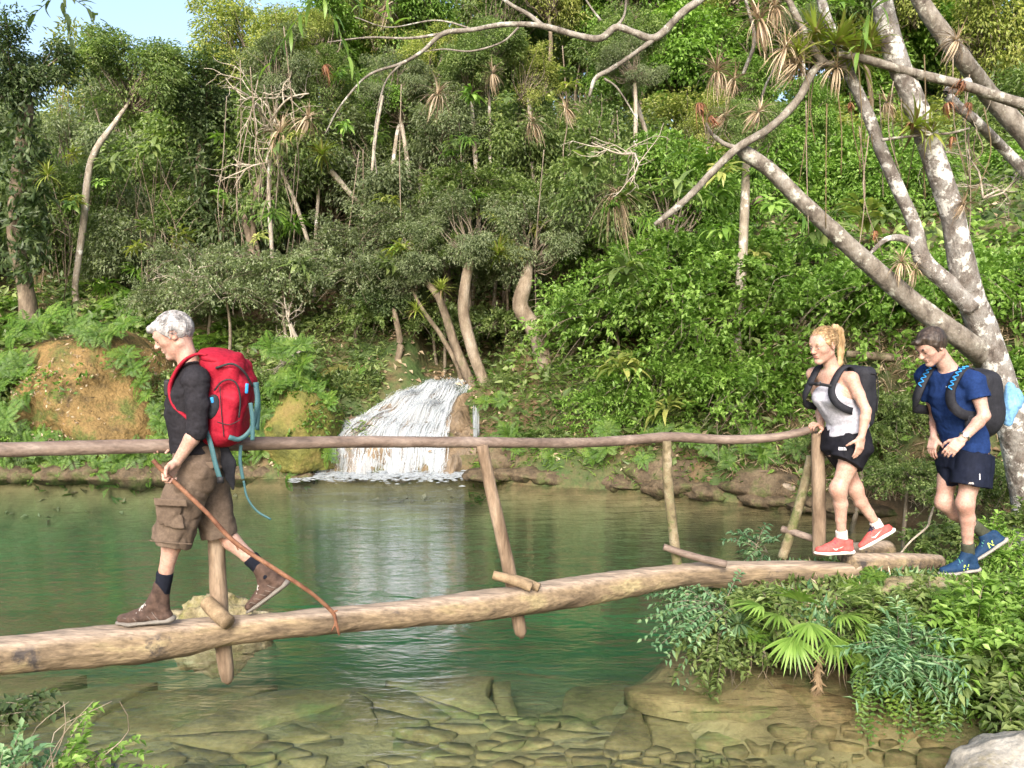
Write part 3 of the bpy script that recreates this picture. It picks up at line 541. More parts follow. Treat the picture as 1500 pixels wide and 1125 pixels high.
row(14, 330, 1560, lambda x: TOP(x) - 60, 23, 88, ['yellow', 'mid', 'bright'], 'canopy_tree', 'tall tree rising behind the long overhead branch', 'upper forest trees')
row(13, -60, 1560, lambda x: TOP(x) + 70, 24, 92, ['mid', 'yellow', 'bright'], 'canopy_tree', 'tree of the second row below the skyline', 'second row forest trees')
row(16, -60, 1560, lambda x: 235, 21, 108, ['mid', 'grey', 'yellow', 'mid'], 'forest_tree', 'forest tree halfway up the wooded slope', 'forest trees halfway up the slope')
row(15, -60, 1560, lambda x: 330, 17.5, 98, ['grey', 'mid', 'dark', 'mid'], 'forest_tree', 'forest tree low on the slope behind the bank', 'forest trees low on the slope')
row(8, 850, 1560, lambda x: 300, 14.5, 105, ['bright', 'mid', 'bright'], 'leafy_tree', 'leafy tree above the right bank of the pool', 'leafy trees above the right bank')
row(9, 300, 900, lambda x: 225, 16.5, 100, ['grey', 'mid', 'grey'], 'leafy_tree', 'leafy tree above the waterfall', 'leafy trees above the waterfall')
row(7, -520, -60, lambda x: 190, 19, 110, ['mid', 'grey'], 'forest_tree', 'forest tree beyond the moss-hung dark tree', 'forest trees at the left end')
row(7, -520, -60, lambda x: 300, 15.5, 100, ['mid', 'dark'], 'forest_tree', 'low forest tree beyond the moss-hung dark tree', 'low forest trees at the left end')
row(5, 1560, 2000, lambda x: 200, 15, 120, ['bright', 'mid'], 'leafy_tree', 'leafy tree beyond the leaning tree', 'leafy trees beyond the leaning tree')
# ------------------------------------------------------------------ single trees one can tell apart
tree('curved_tree', 775, 350, 13.6, 80, 'grey', 'tree with a thick S-curved tan trunk right of the waterfall', None, [(803, 578, 13.2, 34), (797, 530, 13.2, 27), (782, 482, 13.2, 25), (762, 448, 13.2, 24), (770, 412, 13.2, 20)], 'barktan', squash=1.0)
tree('slender_tree', 690, 335, 13.5, 75, 'grey', 'bowed tree with pale trunk standing right above the waterfall lip', None, [(713, 570, 13.25, 19), (694, 520, 13.25, 17), (679, 460, 13.25, 17), (682, 415, 13.25, 16), (690, 375, 13.25, 13)], 'barktan', squash=1.0)
tree('slender_tree', 600, 365, 13.6, 70, 'grey', 'leaning tree with straight grey trunk at the cascade, crown to the pool side', None, [(694, 572, 13.25, 17), (668, 510, 13.3, 14), (652, 460, 13.3, 12), (637, 428, 13.3, 10)], 'bark', squash=.9)
tree('sapling', 600, 400, 13.7, 50, 'grey', 'thin leaning sapling between the leaning tree and the twin stems', None, [(672, 540, 13.35, 8), (645, 490, 13.35, 7), (620, 455, 13.35, 6)], 'bark', squash=.9)
tree('sapling', 575, 430, 13.9, 60, 'dark', 'dark thin sapling rising from leaf litter above the mossy boulders', None, [(578, 548, 13.6, 12), (586, 505, 13.6, 10), (578, 460, 13.6, 8)], 'bark', squash=.7)
tree('slender_tree', 850, 290, 15, 70, 'mid', 'slender pale straight tree on the slope behind the curved trunk', None, [(850, 455, 14.8, 9), (848, 390, 14.8, 8), (850, 330, 14.8, 7)], 'barkwhite')
tree('slender_tree', 1096, 190, 11.5, 55, 'mid', 'narrow grey tree behind the crossed dead branches', None, [(1080, 480, 11.5, 16), (1088, 370, 11.5, 14), (1093, 250, 11.5, 12)], 'barkwhite')
tree('white_trunk_tree', 195, 110, 15.6, 85, 'mid', 'slender white-barked tree with arching trunk on the ferny slope', None, [(110, 422, 15.2, 9), (122, 330, 15.2, 10), (134, 235, 15.2, 10), (168, 180, 15.2, 7)], 'barkwhite', squash=.9)
tree('dark_tree', 20, 100, 14.5, 80, 'dark', 'moss-hung dark tree with twin trunks beside the ferny slope', None, [(38, 425, 14.4, 24), (22, 340, 14.4, 22), (30, 240, 14.4, 22), (38, 150, 14.4, 20)], 'bark')
tree('dark_tree', 305, 150, 16.5, 90, 'dark', 'vine-covered dark tree standing among dry stems', None, [(285, 400, 16.2, 14), (292, 300, 16.2, 16), (296, 220, 16.2, 14)], 'bark', squash=.8)
tree('yellow_tree', 400, 70, 15.5, 70, 'yellow', 'airy yellow-green tree above the grey-haired man', None, None, 'bark', tw=.05)
# moss hanging along the dark trunks
mb = MB()
for px0, w_, y0, y1, Yk, n in ((30, 26, 90, 410, 14.25, 900), (294, 18, 170, 330, 16.0, 420), (60, 16, 200, 380, 14.6, 300)):
    a = np.array([atY(gt.normal(px0, w_ * .5), gt.uniform(y0, y1), Yk + gt.normal(0, .15)) for _ in range(n)])
    leaves(mb, a, unit(gt.normal(0, .5, (n, 3)) - [0, 0, .6]), randdir(n, gt), gt.uniform(.08, .22, n), .06, gt.uniform(0, .8, n))
build('hanging_moss', mb, M['lf_dark'], smooth=False, attr='rnd', label='dark shaggy moss and climbers draping the dark trunks', cat='climber', kind='stuff')
# ------------------------------------------------------------------ ground cover
def cover(name, n, test, ln, wd, mt, lab, seed, hang=.1, zoff=.06, xr=(-13, 13), yr=(9, 24)):
    g = np.random.default_rng(seed); x = g.uniform(*xr, n * 3); y = g.uniform(*yr, n * 3); z = height(x, y); k = test(x, y, z, g); x, y, z = x[k][:n], y[k][:n], z[k][:n]; m = len(x)
    cl = fbm(np.stack([x, y, z], -1), 1.7, 3); p = np.stack([x, y, z + np.abs(g.normal(0, zoff, m)) * (1 + 1.2 * np.clip(cl, 0, 1)) ], -1)
    mb = MB(); leaves(mb, p, unit(g.normal(size=(m, 3)) * [1, 1, .5] + [0, -.25, .25 - hang]), unit(g.normal(0, .5, (m, 3)) + [0, -.35, .9]), ln * g.uniform(.5, 1.3, m), wd * g.uniform(.6, 1.3, m), np.clip(.45 + cl * .8 + g.normal(0, .2, m), 0, 1))
    build(name, mb, M[mt], smooth=False, attr='rnd', label=lab, cat='ground cover', kind='stuff')
def dfar(x, y): return y - np.interp(x, SHORE[:, 0], SHORE[:, 1])
cover('undergrowth', 42000, lambda x, y, z, g: (dfar(x, y) > .2) & ((x < -2.7) | (x > -.2) | (y > 13.6)) & (g.uniform(size=len(x)) < np.clip(.55 + fbm(np.stack([x, y, z], -1), .8, 3) * 1.6, .05, 1)), .16, .07, 'lf_mid', 'low leafy undergrowth covering the far slope', 41, zoff=.14)
cover('undergrowth', 14000, lambda x, y, z, g: (dfar(x, y) > .2) & (dfar(x, y) < 3.5) & (x > 3.0), .13, .07, 'lf_bright', 'bright low leaves covering the right bank', 42, zoff=.16, yr=(7, 16))
cover('leaf_litter', 9000, lambda x, y, z, g: (dfar(x, y) > .1) & (dfar(x, y) < 6), .10, .05, 'lf_dry', 'brown fallen leaves scattered over the far bank', 43, zoff=.02, yr=(9, 19))
def big_mesh(seed, n, ln, wd, mt):
    g = np.random.default_rng(seed); mb = MB()
    for k in range(n):
        a, e = g.uniform(0, 6.283), g.uniform(.1, 1.2); d = np.array([math.cos(a) * math.cos(e), math.sin(a) * math.cos(e), math.sin(e)]); L_ = ln * g.uniform(.6, 1.2); st = d * L_ * g.uniform(.3, 1.0); mb.tube([np.zeros(3), st], [.008, .004], 4, 3, a=.3)
        blade(mb, st, unit(d * [1, 1, .2] + g.normal(0, .2, 3)), np.array([1e-3, 0, 1.]), L_, wd * g.uniform(.7, 1.2), .55, g.uniform(.1, 1), 6, .25)
    m_ = mb.mesh('big_leaves', True, 'rnd'); m_.materials.append(M[mt]); return m_
BIG = {'bright': [big_mesh(1, 30, .34, .13, 'lf_bright'), big_mesh(2, 26, .30, .16, 'lf_bright')], 'fresh lance-leaved': [big_mesh(3, 46, .42, .06, 'lf_fern')], 'yellowish': [big_mesh(4, 32, .34, .11, 'lf_yellow')], 'deep green': [big_mesh(5, 32, .38, .14, 'lf_mid')]}
gb = np.random.default_rng(123)
def bigplant(px, py, Y, s, kd, where, group):
    o = link('broadleaf_plant', BIG[kd][gb.integers(0, len(BIG[kd]))], None, None, kd + ' broad-leaved plant ' + where, 'plant', group + ', ' + kd); o.location = tuple(atY(px, py, Y)); o.scale = (s, s, s); o.rotation_euler = (gb.normal(.3, .2), gb.normal(0, .25), gb.uniform(0, 6.28))
KB = list(BIG)
for k in range(40): bigplant(gb.uniform(850, 1330), gb.uniform(230, 640), gb.uniform(11.0, 11.7), gb.uniform(.35, .8), KB[gb.integers(0, 4)], 'growing through the thicket of the right bank', 'broad-leaved plants in the right thicket')
for k in range(26): bigplant(gb.uniform(330, 860), gb.uniform(100, 400), gb.uniform(13.2, 13.8), gb.uniform(.28, .55), KB[gb.integers(0, 4)], 'in the forest around the waterfall', 'broad-leaved plants round the waterfall')
for k in range(18): bigplant(gb.uniform(-10, 330), gb.uniform(180, 470), gb.uniform(14.2, 15.4), gb.uniform(.35, .65), KB[gb.integers(0, 4)], 'in the forest above the left slope', 'broad-leaved plants above the left slope')
for k in range(16):
    a = [395, 455, 500, 560, 625, 730, 800, 870, 925, 985, 1040, 1130, 1165, 680, 590, 1210][k] + gb.normal(0, 8); Y = gb.uniform(14.2, 16); h_ = gb.uniform(40, 190); sw_ = gb.normal(0, 22); w_ = gb.uniform(5, 9)
    tree('pole_tree', a + sw_ * 1.4, h_, Y, gb.uniform(40, 62), ['grey', 'mid', 'yellow', 'bright'][k % 4], 'thin pale pole-like tree with a small ' + ['grey-green', 'mid green', 'yellow-green', 'fresh green'][k % 4] + ' crown in the forest', 'thin pole trees, ' + ['grey-green', 'mid green', 'yellow-green', 'fresh green'][k % 4], [(a, 450, Y, w_), (a + sw_ * .3 + gb.normal(0, 8), 360, Y, w_ * .95), (a + sw_ * .7 + gb.normal(0, 8), 260, Y, w_ * .85), (a + sw_, max(h_ + 40, 150), Y, w_ * .7)], 'barkwhite')
# ------------------------------------------------------------------ ferns
def frond(mb, base, d, ln, droop, g, pin=16, wl=.34, rnd=.5):
    d = unit(d); up = np.array([0, 0, 1.]); t = np.linspace(0, 1, pin); P = base + d * ln * t[:, None] - up * (ln * droop * t**2)[:, None]
    tn = unit(np.gradient(P, axis=0)); sd = unit(np.cross(tn, up)); l = ln * wl * np.sin(np.clip(t * .92 + .12, 0, 1) * math.pi)**.8
    nr = np.cross(sd, tn)
    for s in (-1, 1):
        leaves(mb, P[1:], sd[1:] * s + tn[1:] * .35 + g.normal(0, .06, (pin - 1, 3)), nr[1:], l[1:], ln / pin * .85, np.clip(rnd + g.normal(0, .12, pin - 1), 0, 1), .12)
def fern_mesh(seed, nf=15, ln=.55, droop=.55, pin=20, hang=False):
    g = np.random.default_rng(seed); mb = MB()
    for k in range(nf):
        a = k * 6.283 / nf + g.normal(0, .25); e = g.uniform(.35, 1.0)
        frond(mb, np.zeros(3), [math.cos(a), math.sin(a), e], ln * g.uniform(.6, 1.2), droop * g.uniform(.6, 1.4), g, pin, .24, g.uniform(.2, .8))
    return mb.mesh('fern', False, 'rnd')
FERN = [fern_mesh(k) for k in range(4)]
for f in FERN: f.materials.append(M['lf_fern'])
def fern(p, s, label, group, tilt=None, name='fern'):
    o = link(name, FERN[gt.integers(0, 4)], None, None, label, 'fern', group); o.location = tuple(p); o.scale = (s, s, s * gt.uniform(.7, 1.1))
    o.rotation_euler = (gt.normal(.25, .15) if tilt is None else tilt, gt.normal(0, .12), gt.uniform(-.6, .6)); return o
for k in range(46):
    px, py = gt.uniform(-20, 330), gt.uniform(425, 500)
    if 40 < px < 230 and py > 478: continue
    Y = np.interp(py, [425, 500], [15.5, 13.6]); x = atY(px, py, Y)[0]; fern((x, Y, hgt(x, Y) + .03), gt.uniform(.6, 1.05), 'fern clump on the left slope above the mossy boulder', 'ferns on the left slope')
for k in range(80):
    px, py = gt.uniform(-20, 480), gt.uniform(600, 696)
    if (50 < px < 240 and py < 655) or (420 < px < 480 and py < 660): continue
    q = atY(px, py, 11.75 + gt.uniform(-.08, .1)); fern(q, gt.uniform(.32, .6), 'fern clump hanging over the dark undercut of the left bank', 'ferns along the undercut bank', tilt=gt.uniform(.9, 1.5))
for k in range(18):
    px, py = gt.uniform(380, 480), gt.uniform(500, 620); q = atY(px, py, 12.0); fern(q, gt.uniform(.35, .6), 'fern clump beside the yellow-green rock at the waterfall', 'ferns beside the waterfall', tilt=.9)
for k in range(26):
    px, py = gt.uniform(720, 1300), gt.uniform(640, 735); q = atZ(px, np.interp(px, [700, 1150, 1400], [704, 745, 778]), 0); fern((q[0], q[1] + .3, gt.uniform(.2, .8)), gt.uniform(.3, .5), 'small fern at the shaded waterline of the right bank', 'ferns on the right waterline', tilt=1.0)
# ------------------------------------------------------------------ bright bushes with arching sprays
def bush_mesh(seed, ns, ln, leaf, wd, per, mat, spread=1.0, up=.6, droop=.7):
    g = np.random.default_rng(seed); mb = MB(); st = MB()
    for k in range(ns):
        a = g.uniform(0, 6.283); e = g.uniform(.1, 1.4) * up; L_ = ln * g.uniform(.5, 1.15); d = unit([math.cos(a) * spread, math.sin(a) * spread, e])
        t = np.linspace(0, 1, 9)[:, None]; P = g.normal(0, .12, 3) * [1, 1, .3] + d * L_ * t - np.array([0, 0, 1]) * L_ * droop * g.uniform(.4, 1) * t**2.2
        P += np.cumsum(g.normal(0, .02, (9, 3)), 0); st.tube(P[::2], [.012, .009, .006, .004, .002], 4, 9)
        for tw_ in range(3):
            u = g.uniform(.3, .95); b = P[int(u * 8)]; d2 = unit(d + g.normal(0, .6, 3)); n = per // 3; tt = np.linspace(.05, 1, n)[:, None]; l2 = L_ * g.uniform(.25, .5)
            Q = b + d2 * l2 * tt - np.array([0, 0, 1]) * l2 * .35 * tt**2 + g.normal(0, .03, (n, 3))
            leaves(mb, Q, unit(d2 * .6 + g.normal(0, .7, (n, 3))), unit(g.normal(0, .45, (n, 3)) + [0, -.2, 1]), leaf * g.uniform(.6, 1.2, n), wd * g.uniform(.7, 1.2, n), np.clip(g.uniform(.1, .7) + g.uniform(0, .35, n), 0, 1), .2)
    a, b = mb.mesh('bush', False, 'rnd'), st.mesh('bush_stems'); a.materials.append(M[mat]); b.materials.append(M['twig']); return a, b
BUSH = {'b': [bush_mesh(60 + k, 105, 1.35, .085, .048, 96, 'lf_bright') for k in range(3)], 'g': [bush_mesh(70 + k, 90, 1.2, .08, .034, 90, 'lf_grey') for k in range(2)],
        'm': [bush_mesh(75 + k, 90, 1.2, .085, .042, 90, 'lf_mid') for k in range(2)], 'd': [bush_mesh(80, 70, 1.2, .13, .06, 50, 'lf_dark')]}
def bush(px, py, Y, s, kind, label, group=None, name='bush', gz=None):
    c = atY(px, py, Y); z = hgt(c[0], Y); b = np.array([c[0], Y, min(z, c[2]) if gz is None else gz])
    t = empty(name, b, label, 'bush', group); me, st = BUSH[kind][gt.integers(0, len(BUSH[kind]))]; rz = gt.uniform(0, 6.28)
    for nm, m_ in (('foliage', me), ('stems', st)):
        o = link(nm, m_, None, t); o.location = tuple(c - b); o.rotation_euler = (0, 0, rz); o.scale = (s, s, s)
    if c[2] - b[2] > .5:
        mb = MB(); mb.tube([b - [0, 0, .1], .5 * (b + c) + gt.normal(0, .06, 3), c], [.03, .024, .018], 6, 9); build('stem', mb, M['twig'], t)
    return t
WH = ['right beside the curved trunk roots', 'in the thick of the bank thicket, above the third post', 'behind the narrow grey tree foot', 'under the broken leaning limb', 'overhanging the water right of the second post', 'overhanging the water at the third post', 'just above the brace post', 'behind the head of the fair-haired hiker', 'low over the brown rock shelf by the curved trunk', 'directly below the crossed dead branches', 'at the upper edge of the thicket below the fluffy dead frond']
for px, py, Y, s in ((900, 470, 12.6, .95), (1000, 430, 12.4, 1.05), (1090, 480, 12.0, 1.0), (1180, 430, 11.8, 1.0), (960, 560, 12.0, .85), (1060, 570, 11.6, .95), (1150, 560, 11.2, .85), (1260, 480, 11.2, .95), (900, 600, 12.0, .6), (1120, 390, 12.6, 1.0), (980, 380, 13.4, 1.0)):
    bush(px, py, Y, s, 'b', 'bright green arching bush ' + WH.pop(0), 'bright bushes on the right bank')
WH = ['between the leaning limb and the main trunk', 'behind the main leaning trunk near the bare grey twigs', 'beyond the trunk base and the blue towel', 'behind the black rucksack']
for px, py, Y, s in ((1330, 420, 10.5, .9), (1480, 420, 10.5, 1.0), (1540, 560, 9.5, .9), (1440, 560, 10.0, .7)):
    bush(px, py, Y, s, 'b', 'bright green bush ' + WH.pop(0), 'bushes behind the leaning tree')
WH = ['behind the dark thin sapling above the waterfall', 'behind the leaning cascade tree', 'between the bowed tree and the curved tree', 'right behind the curved trunk']
for px, py, Y, s in ((560, 460, 14.2, .8), (640, 470, 14.4, .75), (740, 480, 14.2, .75), (820, 470, 14.4, .7)):
    bush(px, py, Y, s, 'm', 'green bush ' + WH.pop(0), 'bushes above the waterfall')
for px, py, Y, s in ((520, 350, 14.6, .8), (600, 320, 14.4, .8), (690, 300, 14.6, .85), (770, 320, 14.4, .8), (840, 350, 14.6, .75), (560, 410, 14.3, .7), (650, 395, 14.0, .55), (740, 390, 14.2, .6), (830, 410, 14.2, .6)):
    kk = 'gm'[int(px) // 10 % 2]; bush(px, py + (-25 if kk == 'm' else 10), Y, s, kk, {'g': 'grey-green', 'm': 'leaf-green'}[kk] + ' feathery bush mass around the crowns above the waterfall', 'feathery bushes above the waterfall, ' + {'g': 'grey-green', 'm': 'leaf-green'}[kk])
for px, py, Y, s in ((330, 430, 13.6, .75), (420, 400, 13.8, .8), (250, 440, 14.2, .6), (300, 390, 14.4, .8), (520, 400, 14, .8)):
    bush(px, py, Y, s, 'g', 'grey-green tangled bush on the slope behind the red backpack', 'bushes behind the red backpack')
for px, py, Y, s, k in ((395, 560, 12.4, .5, 'm'), (360, 590, 12.2, .45, 'b'), (260, 560, 12.9, .5, 'm'), (0, 560, 12.6, .6, 'm'), (20, 640, 12, .35, 'b'), (830, 640, 11.9, .4, 'm'), (790, 640, 12, .3, 'm'), (740, 560, 13, .28, 'm')):
    bush(px, py, Y, s, k, 'small leafy shrub rooted in the pool bank', 'small shrubs on the pool bank')
WH = ['behind the fair-haired hiker', 'between the two hikers', 'behind the navy shorts', 'beside the leaning trunk base', 'below the dark fallen branch']
for px, py, Y, s in ((1250, 640, 9.6, .45), (1330, 700, 8.9, .4), (1420, 720, 8.4, .4), (1480, 700, 8.2, .45), (1310, 600, 9.8, .5)):
    bush(px, py, Y, s, 'm', 'low shrub at the water edge ' + WH.pop(0), 'low shrubs behind the couple')
# ------------------------------------------------------------------ bare limbs, dry stems, dead tangle
def limb(name, pts, mt, label, cat='branch', group=None, parent=None, n=7, rough=.12):
    P = [atY(a, b, Y) for a, b, Y, w_ in pts]; r_ = [w_ / 2 / pxm(Y) for a, b, Y, w_ in pts]; mb = MB(); mb.tube(P, r_, n, len(P) * 6, rough=rough, rs=7)
    return build(name, mb, M[mt], parent, label=label, cat=cat, group=group, origin=P[0])
for pts, lb in (([(395, 215, 15, 4), (430, 290, 15, 6), (450, 350, 15, 6), (465, 392, 15, 5)], 'thin bare pale stem slanting through the foliage above the red backpack'),
                ([(484, 250, 15, 9), (510, 280, 15, 8), (540, 312, 15, 6)], 'short pale broken limb under a bromeliad in the forest'),
                ([(545, 250, 13, 4), (550, 200, 13, 5), (560, 140, 13, 5)], 'thin bare vertical twig below the long overhead branch'),
                ([(424, 475, 13, 6), (432, 492, 13, 7), (442, 512, 13, 7)], 'short bleached snag above the yellow-green rock'),
                ([(1240, 518, 10.2, 10), (1310, 524, 10.2, 13), (1370, 527, 10.2, 11)], 'dark fallen branch lying behind the two walkers')):
    limb('bare_limb', pts, 'deadwood' if lb[0] != 'd' else 'bark', lb)
gd = np.random.default_rng(77)
for k in range(20):
    a, b = gd.uniform(330, 1060), gd.uniform(90, 330); l_ = gd.uniform(120, 260); Y = gd.uniform(13.2, 15); sw_ = gd.normal(0, 18)
    limb('hanging_vine', [(a, b - 60, Y, 1.5), (a + sw_ * .6 + gd.normal(0, 3), b + l_ * .33, Y, 1.7), (a + sw_ + gd.normal(0, 4), b + l_ * .66, Y, 1.6), (a + sw_ * .7, b + l_, Y, 1.0)], ['twig', 'barktan'][k % 2], 'thin bare vine hanging in front of the forest foliage', 'vine', 'hanging vines in the forest', n=4)
for k, (x0, x1, yb, yt, n) in enumerate(((150, 205, 430, 250, 26), (205, 260, 435, 240, 30), (255, 310, 430, 250, 26), (300, 350, 425, 215, 24), (345, 400, 410, 200, 20), (400, 455, 400, 240, 16), (60, 105, 420, 260, 18))):
    cpx = .5 * (x0 + x1); b = atY(cpx, yb, 16.4); t = empty('dry_stem_clump', (b[0], 16.4, hgt(b[0], 16.4)), 'clump of thin dry brown stems hanging in the forest behind the man', 'stem clump', 'dry stem clumps')
    for q in range(n):
        a = gd.uniform(x0, x1); Yk = 16.4 + gd.normal(0, .5); l_ = gd.uniform(.3, 1.15); mb = MB()
        P = [atY(a + gd.normal(0, 22), yb - (yb - yt) * l_, Yk), atY(a + gd.normal(0, 7), .5 * (yb + yt), Yk), atY(a + gd.normal(0, 4), yb + 20, Yk)]
        mb.tube(P, [.004, .008, .009], 4, 7); build('stem', mb, M['barktan' if gd.uniform() < .5 else 'bark'], t)
def tangle(mb, p, d, ln, r_, depth, g):
    n = 5; P = [p]; dd = d
    for i in range(n - 1): dd = unit(dd + g.normal(0, .28, 3)); P.append(P[-1] + dd * ln / (n - 1))
    mb.tube(P, np.linspace(r_, r_ * .5, n), 5, 9)
    if depth:
        for k in range(3): tangle(mb, P[g.integers(1, n)], unit(dd + g.normal(0, .75, 3)), ln * g.uniform(.5, .8), r_ * .6, depth - 1, g)
for px, py, Y, d, ln, dp, lb in ((440, 515, 12.7, (-.8, -.2, .35), .6, 4, 'bleached tangle of dead twigs beside the red backpack'), (1440, 290, 7.4, (.6, .1, .6), .45, 4, 'fine bare grey twigs beside the leaning trunk'),
        (390, 190, 14.5, (.4, -.3, .2), 1.1, 4, 'grey leafless twig mass in the canopy above the bare stem'), (930, 225, 9.0, (-.4, 0, -.3), .5, 3, 'loose bare twigs dangling near the dead fluffy frond'), (300, 430, 13.4, (-.5, -.2, .5), .6, 4, 'bare grey twigs above the grey-haired man')):
    mb = MB(); q = atY(px, py, Y)
    for k in range(3): tangle(mb, q, unit(np.array(d) + gd.normal(0, .3, 3)), ln, .014 * ln / .6, dp - 1, gd)
    build('dead_twigs', mb, M['deadwood'], label=lb, cat='twigs', origin=q)
# exposed roots on the bank
for pts, lb in (([(800, 585, 12.9, 10), (835, 540, 13.1, 9), (880, 520, 13.3, 7), (910, 512, 13.4, 4)], 'exposed root running up the bare earth beside the curved trunk'), ([(825, 575, 12.8, 7), (832, 530, 13, 6), (850, 500, 13.2, 5)], 'upright exposed root beside the curved trunk'),
                ([(1100, 725, 10.2, 12), (1135, 712, 10.2, 14), (1165, 716, 10.1, 10)], 'pale driftwood lump lying at the waterline behind the brace'), ([(950, 690, 11, 5), (975, 705, 10.9, 5), (1010, 712, 10.8, 4)], 'thin root trailing along the shaded waterline')):
    limb('root', pts, 'barktan', lb, 'root')

# ------------------------------------------------------------------ plants on the boulders and banks
def cover_lump(c, rad, n, mt, label, seed, ln=.05, wd=.03, thr=-.1, zlo=-.2, side=None):
    g = np.random.default_rng(seed); d = unit(g.normal(size=(n * 3, 3)) + [0, -.3, .3]); d = d[(d[:, 2] > zlo) & (d[:, 1] < .5)]; p = A_(c) + d * A_(rad) * 1.02; k = fbm(p, 2.2, 3) > thr
    if side is not None: k &= side(p)
    p, d = p[k][:n], d[k][:n]; m = len(p); mb = MB(); leaves(mb, p, unit(d * .5 + g.normal(0, .6, (m, 3))), unit(d + g.normal(0, .4, (m, 3))), ln * g.uniform(.5, 1.4, m), wd, g.uniform(0, 1, m))
    build('rock_cover', mb, M[mt], smooth=False, attr='rnd', label=label, cat='ground cover', kind='stuff')
A_ = lambda v: np.asarray(v, float)
P = atY(128, 600, 12.55); cover_lump((P[0], 13.0, .58), (1.36, 1.3, 1.30), 1000, 'lf_fern', 'small leaves creeping over the big brown boulder', 1, .09, .04, .22)
cover_lump((P[0], 13.0, .58), (1.36, 1.3, 1.30), 1800, 'lf_mid', 'creeper leaves at the side of the big brown boulder', 2, .10, .05, -.5, -.5, lambda p: p[:, 0] < P[0] - .75)
cover_lump((P[0], 13.0, .58), (1.36, 1.3, 1.30), 450, 'lf_dry', 'dry litter lying on the big brown boulder', 7, .06, .025, -.2)
P2 = atY(440, 610, 12.1); cover_lump((P2[0], 12.35, .55), (.52, .75, .78), 900, 'lf_fern', 'tiny ferns dotting the yellow-green rock', 3, .07, .03, .1)
P3 = atY(310, 640, 12.3); cover_lump((P3[0], 12.6, .6), (.9, .8, .85), 3200, 'lf_mid', 'leaves hiding the rock behind the handrail', 4, .10, .05, -.6)
P4 = atY(510, 560, 13.2); cover_lump((P4[0] - .05, 13.25, .95), (.6, .5, .42), 1500, 'lf_mid', 'leaves over the boulder above the dark hollow', 5, .09, .04, -.2)
P5 = atY(-60, 620, 12.2); cover_lump((P5[0], 12.5, .55), (.8, .8, .9), 1600, 'lf_fern', 'ferny leaves over the boulder at the dark water edge', 6, .10, .05, -.6)
cover('dry_grass', 9000, lambda x, y, z, g: (dfar(x, y) > .15) & (dfar(x, y) < 1.6) & (x > 2.6) & (x < 6.5), .16, .014, 'lf_dry', 'straw-dry hanging grass on the bank behind the couple', 46, hang=.9, zoff=.08, yr=(7.5, 12.5), xr=(2, 7))
cover('bank_grass', 6000, lambda x, y, z, g: (dfar(x, y) > .05) & (dfar(x, y) < 2.2) & (x > -.6) & (x < 3.5), .12, .014, 'lf_fern', 'grass tufts on the earth bank right of the waterfall', 47, hang=.3, zoff=.08, yr=(9.5, 14.5), xr=(-1, 4))
cover('bank_grass', 3500, lambda x, y, z, g: (dfar(x, y) > .6) & (dfar(x, y) < 3) & (x > -4.5) & (x < -1.9), .12, .03, 'lf_mid', 'low plants on the slope left of the waterfall', 48, hang=.1, zoff=.10, yr=(11.5, 15.5), xr=(-5, -1.5))

for px, py in [(x, 478 + 14 * math.sin(x)) for x in range(20, 200, 18)] + [(185 + k * 10, 520 + k * 20) for k in range(7)] + [(gt.uniform(-10, 45), gt.uniform(480, 680)) for k in range(16)] + [(gt.uniform(40, 240), gt.uniform(640, 690)) for k in range(16)]:
    fern(atY(px, py, 11.75 if py > 600 else np.interp(py, [470, 600], [12.5, 11.9])), gt.uniform(.35, .65), 'fern clump fringing the big ochre-brown bank', 'ferns round the ochre bank', tilt=gt.uniform(.6, 1.2))
for px, py in [(gt.uniform(395, 425), gt.uniform(540, 690)) for k in range(9)] + [(gt.uniform(470, 545), gt.uniform(545, 600)) for k in range(8)] + [(gt.uniform(700, 840), gt.uniform(580, 700)) for k in range(18)]:
    fern(atY(px, py, 11.75 if px < 440 else (13.0 if px < 600 else np.interp(py, [580, 700], [12.6, 11.8]))), gt.uniform(.22, .45), 'small fern beside the cascade rocks', 'small ferns beside the cascade', tilt=gt.uniform(.4, 1.0))
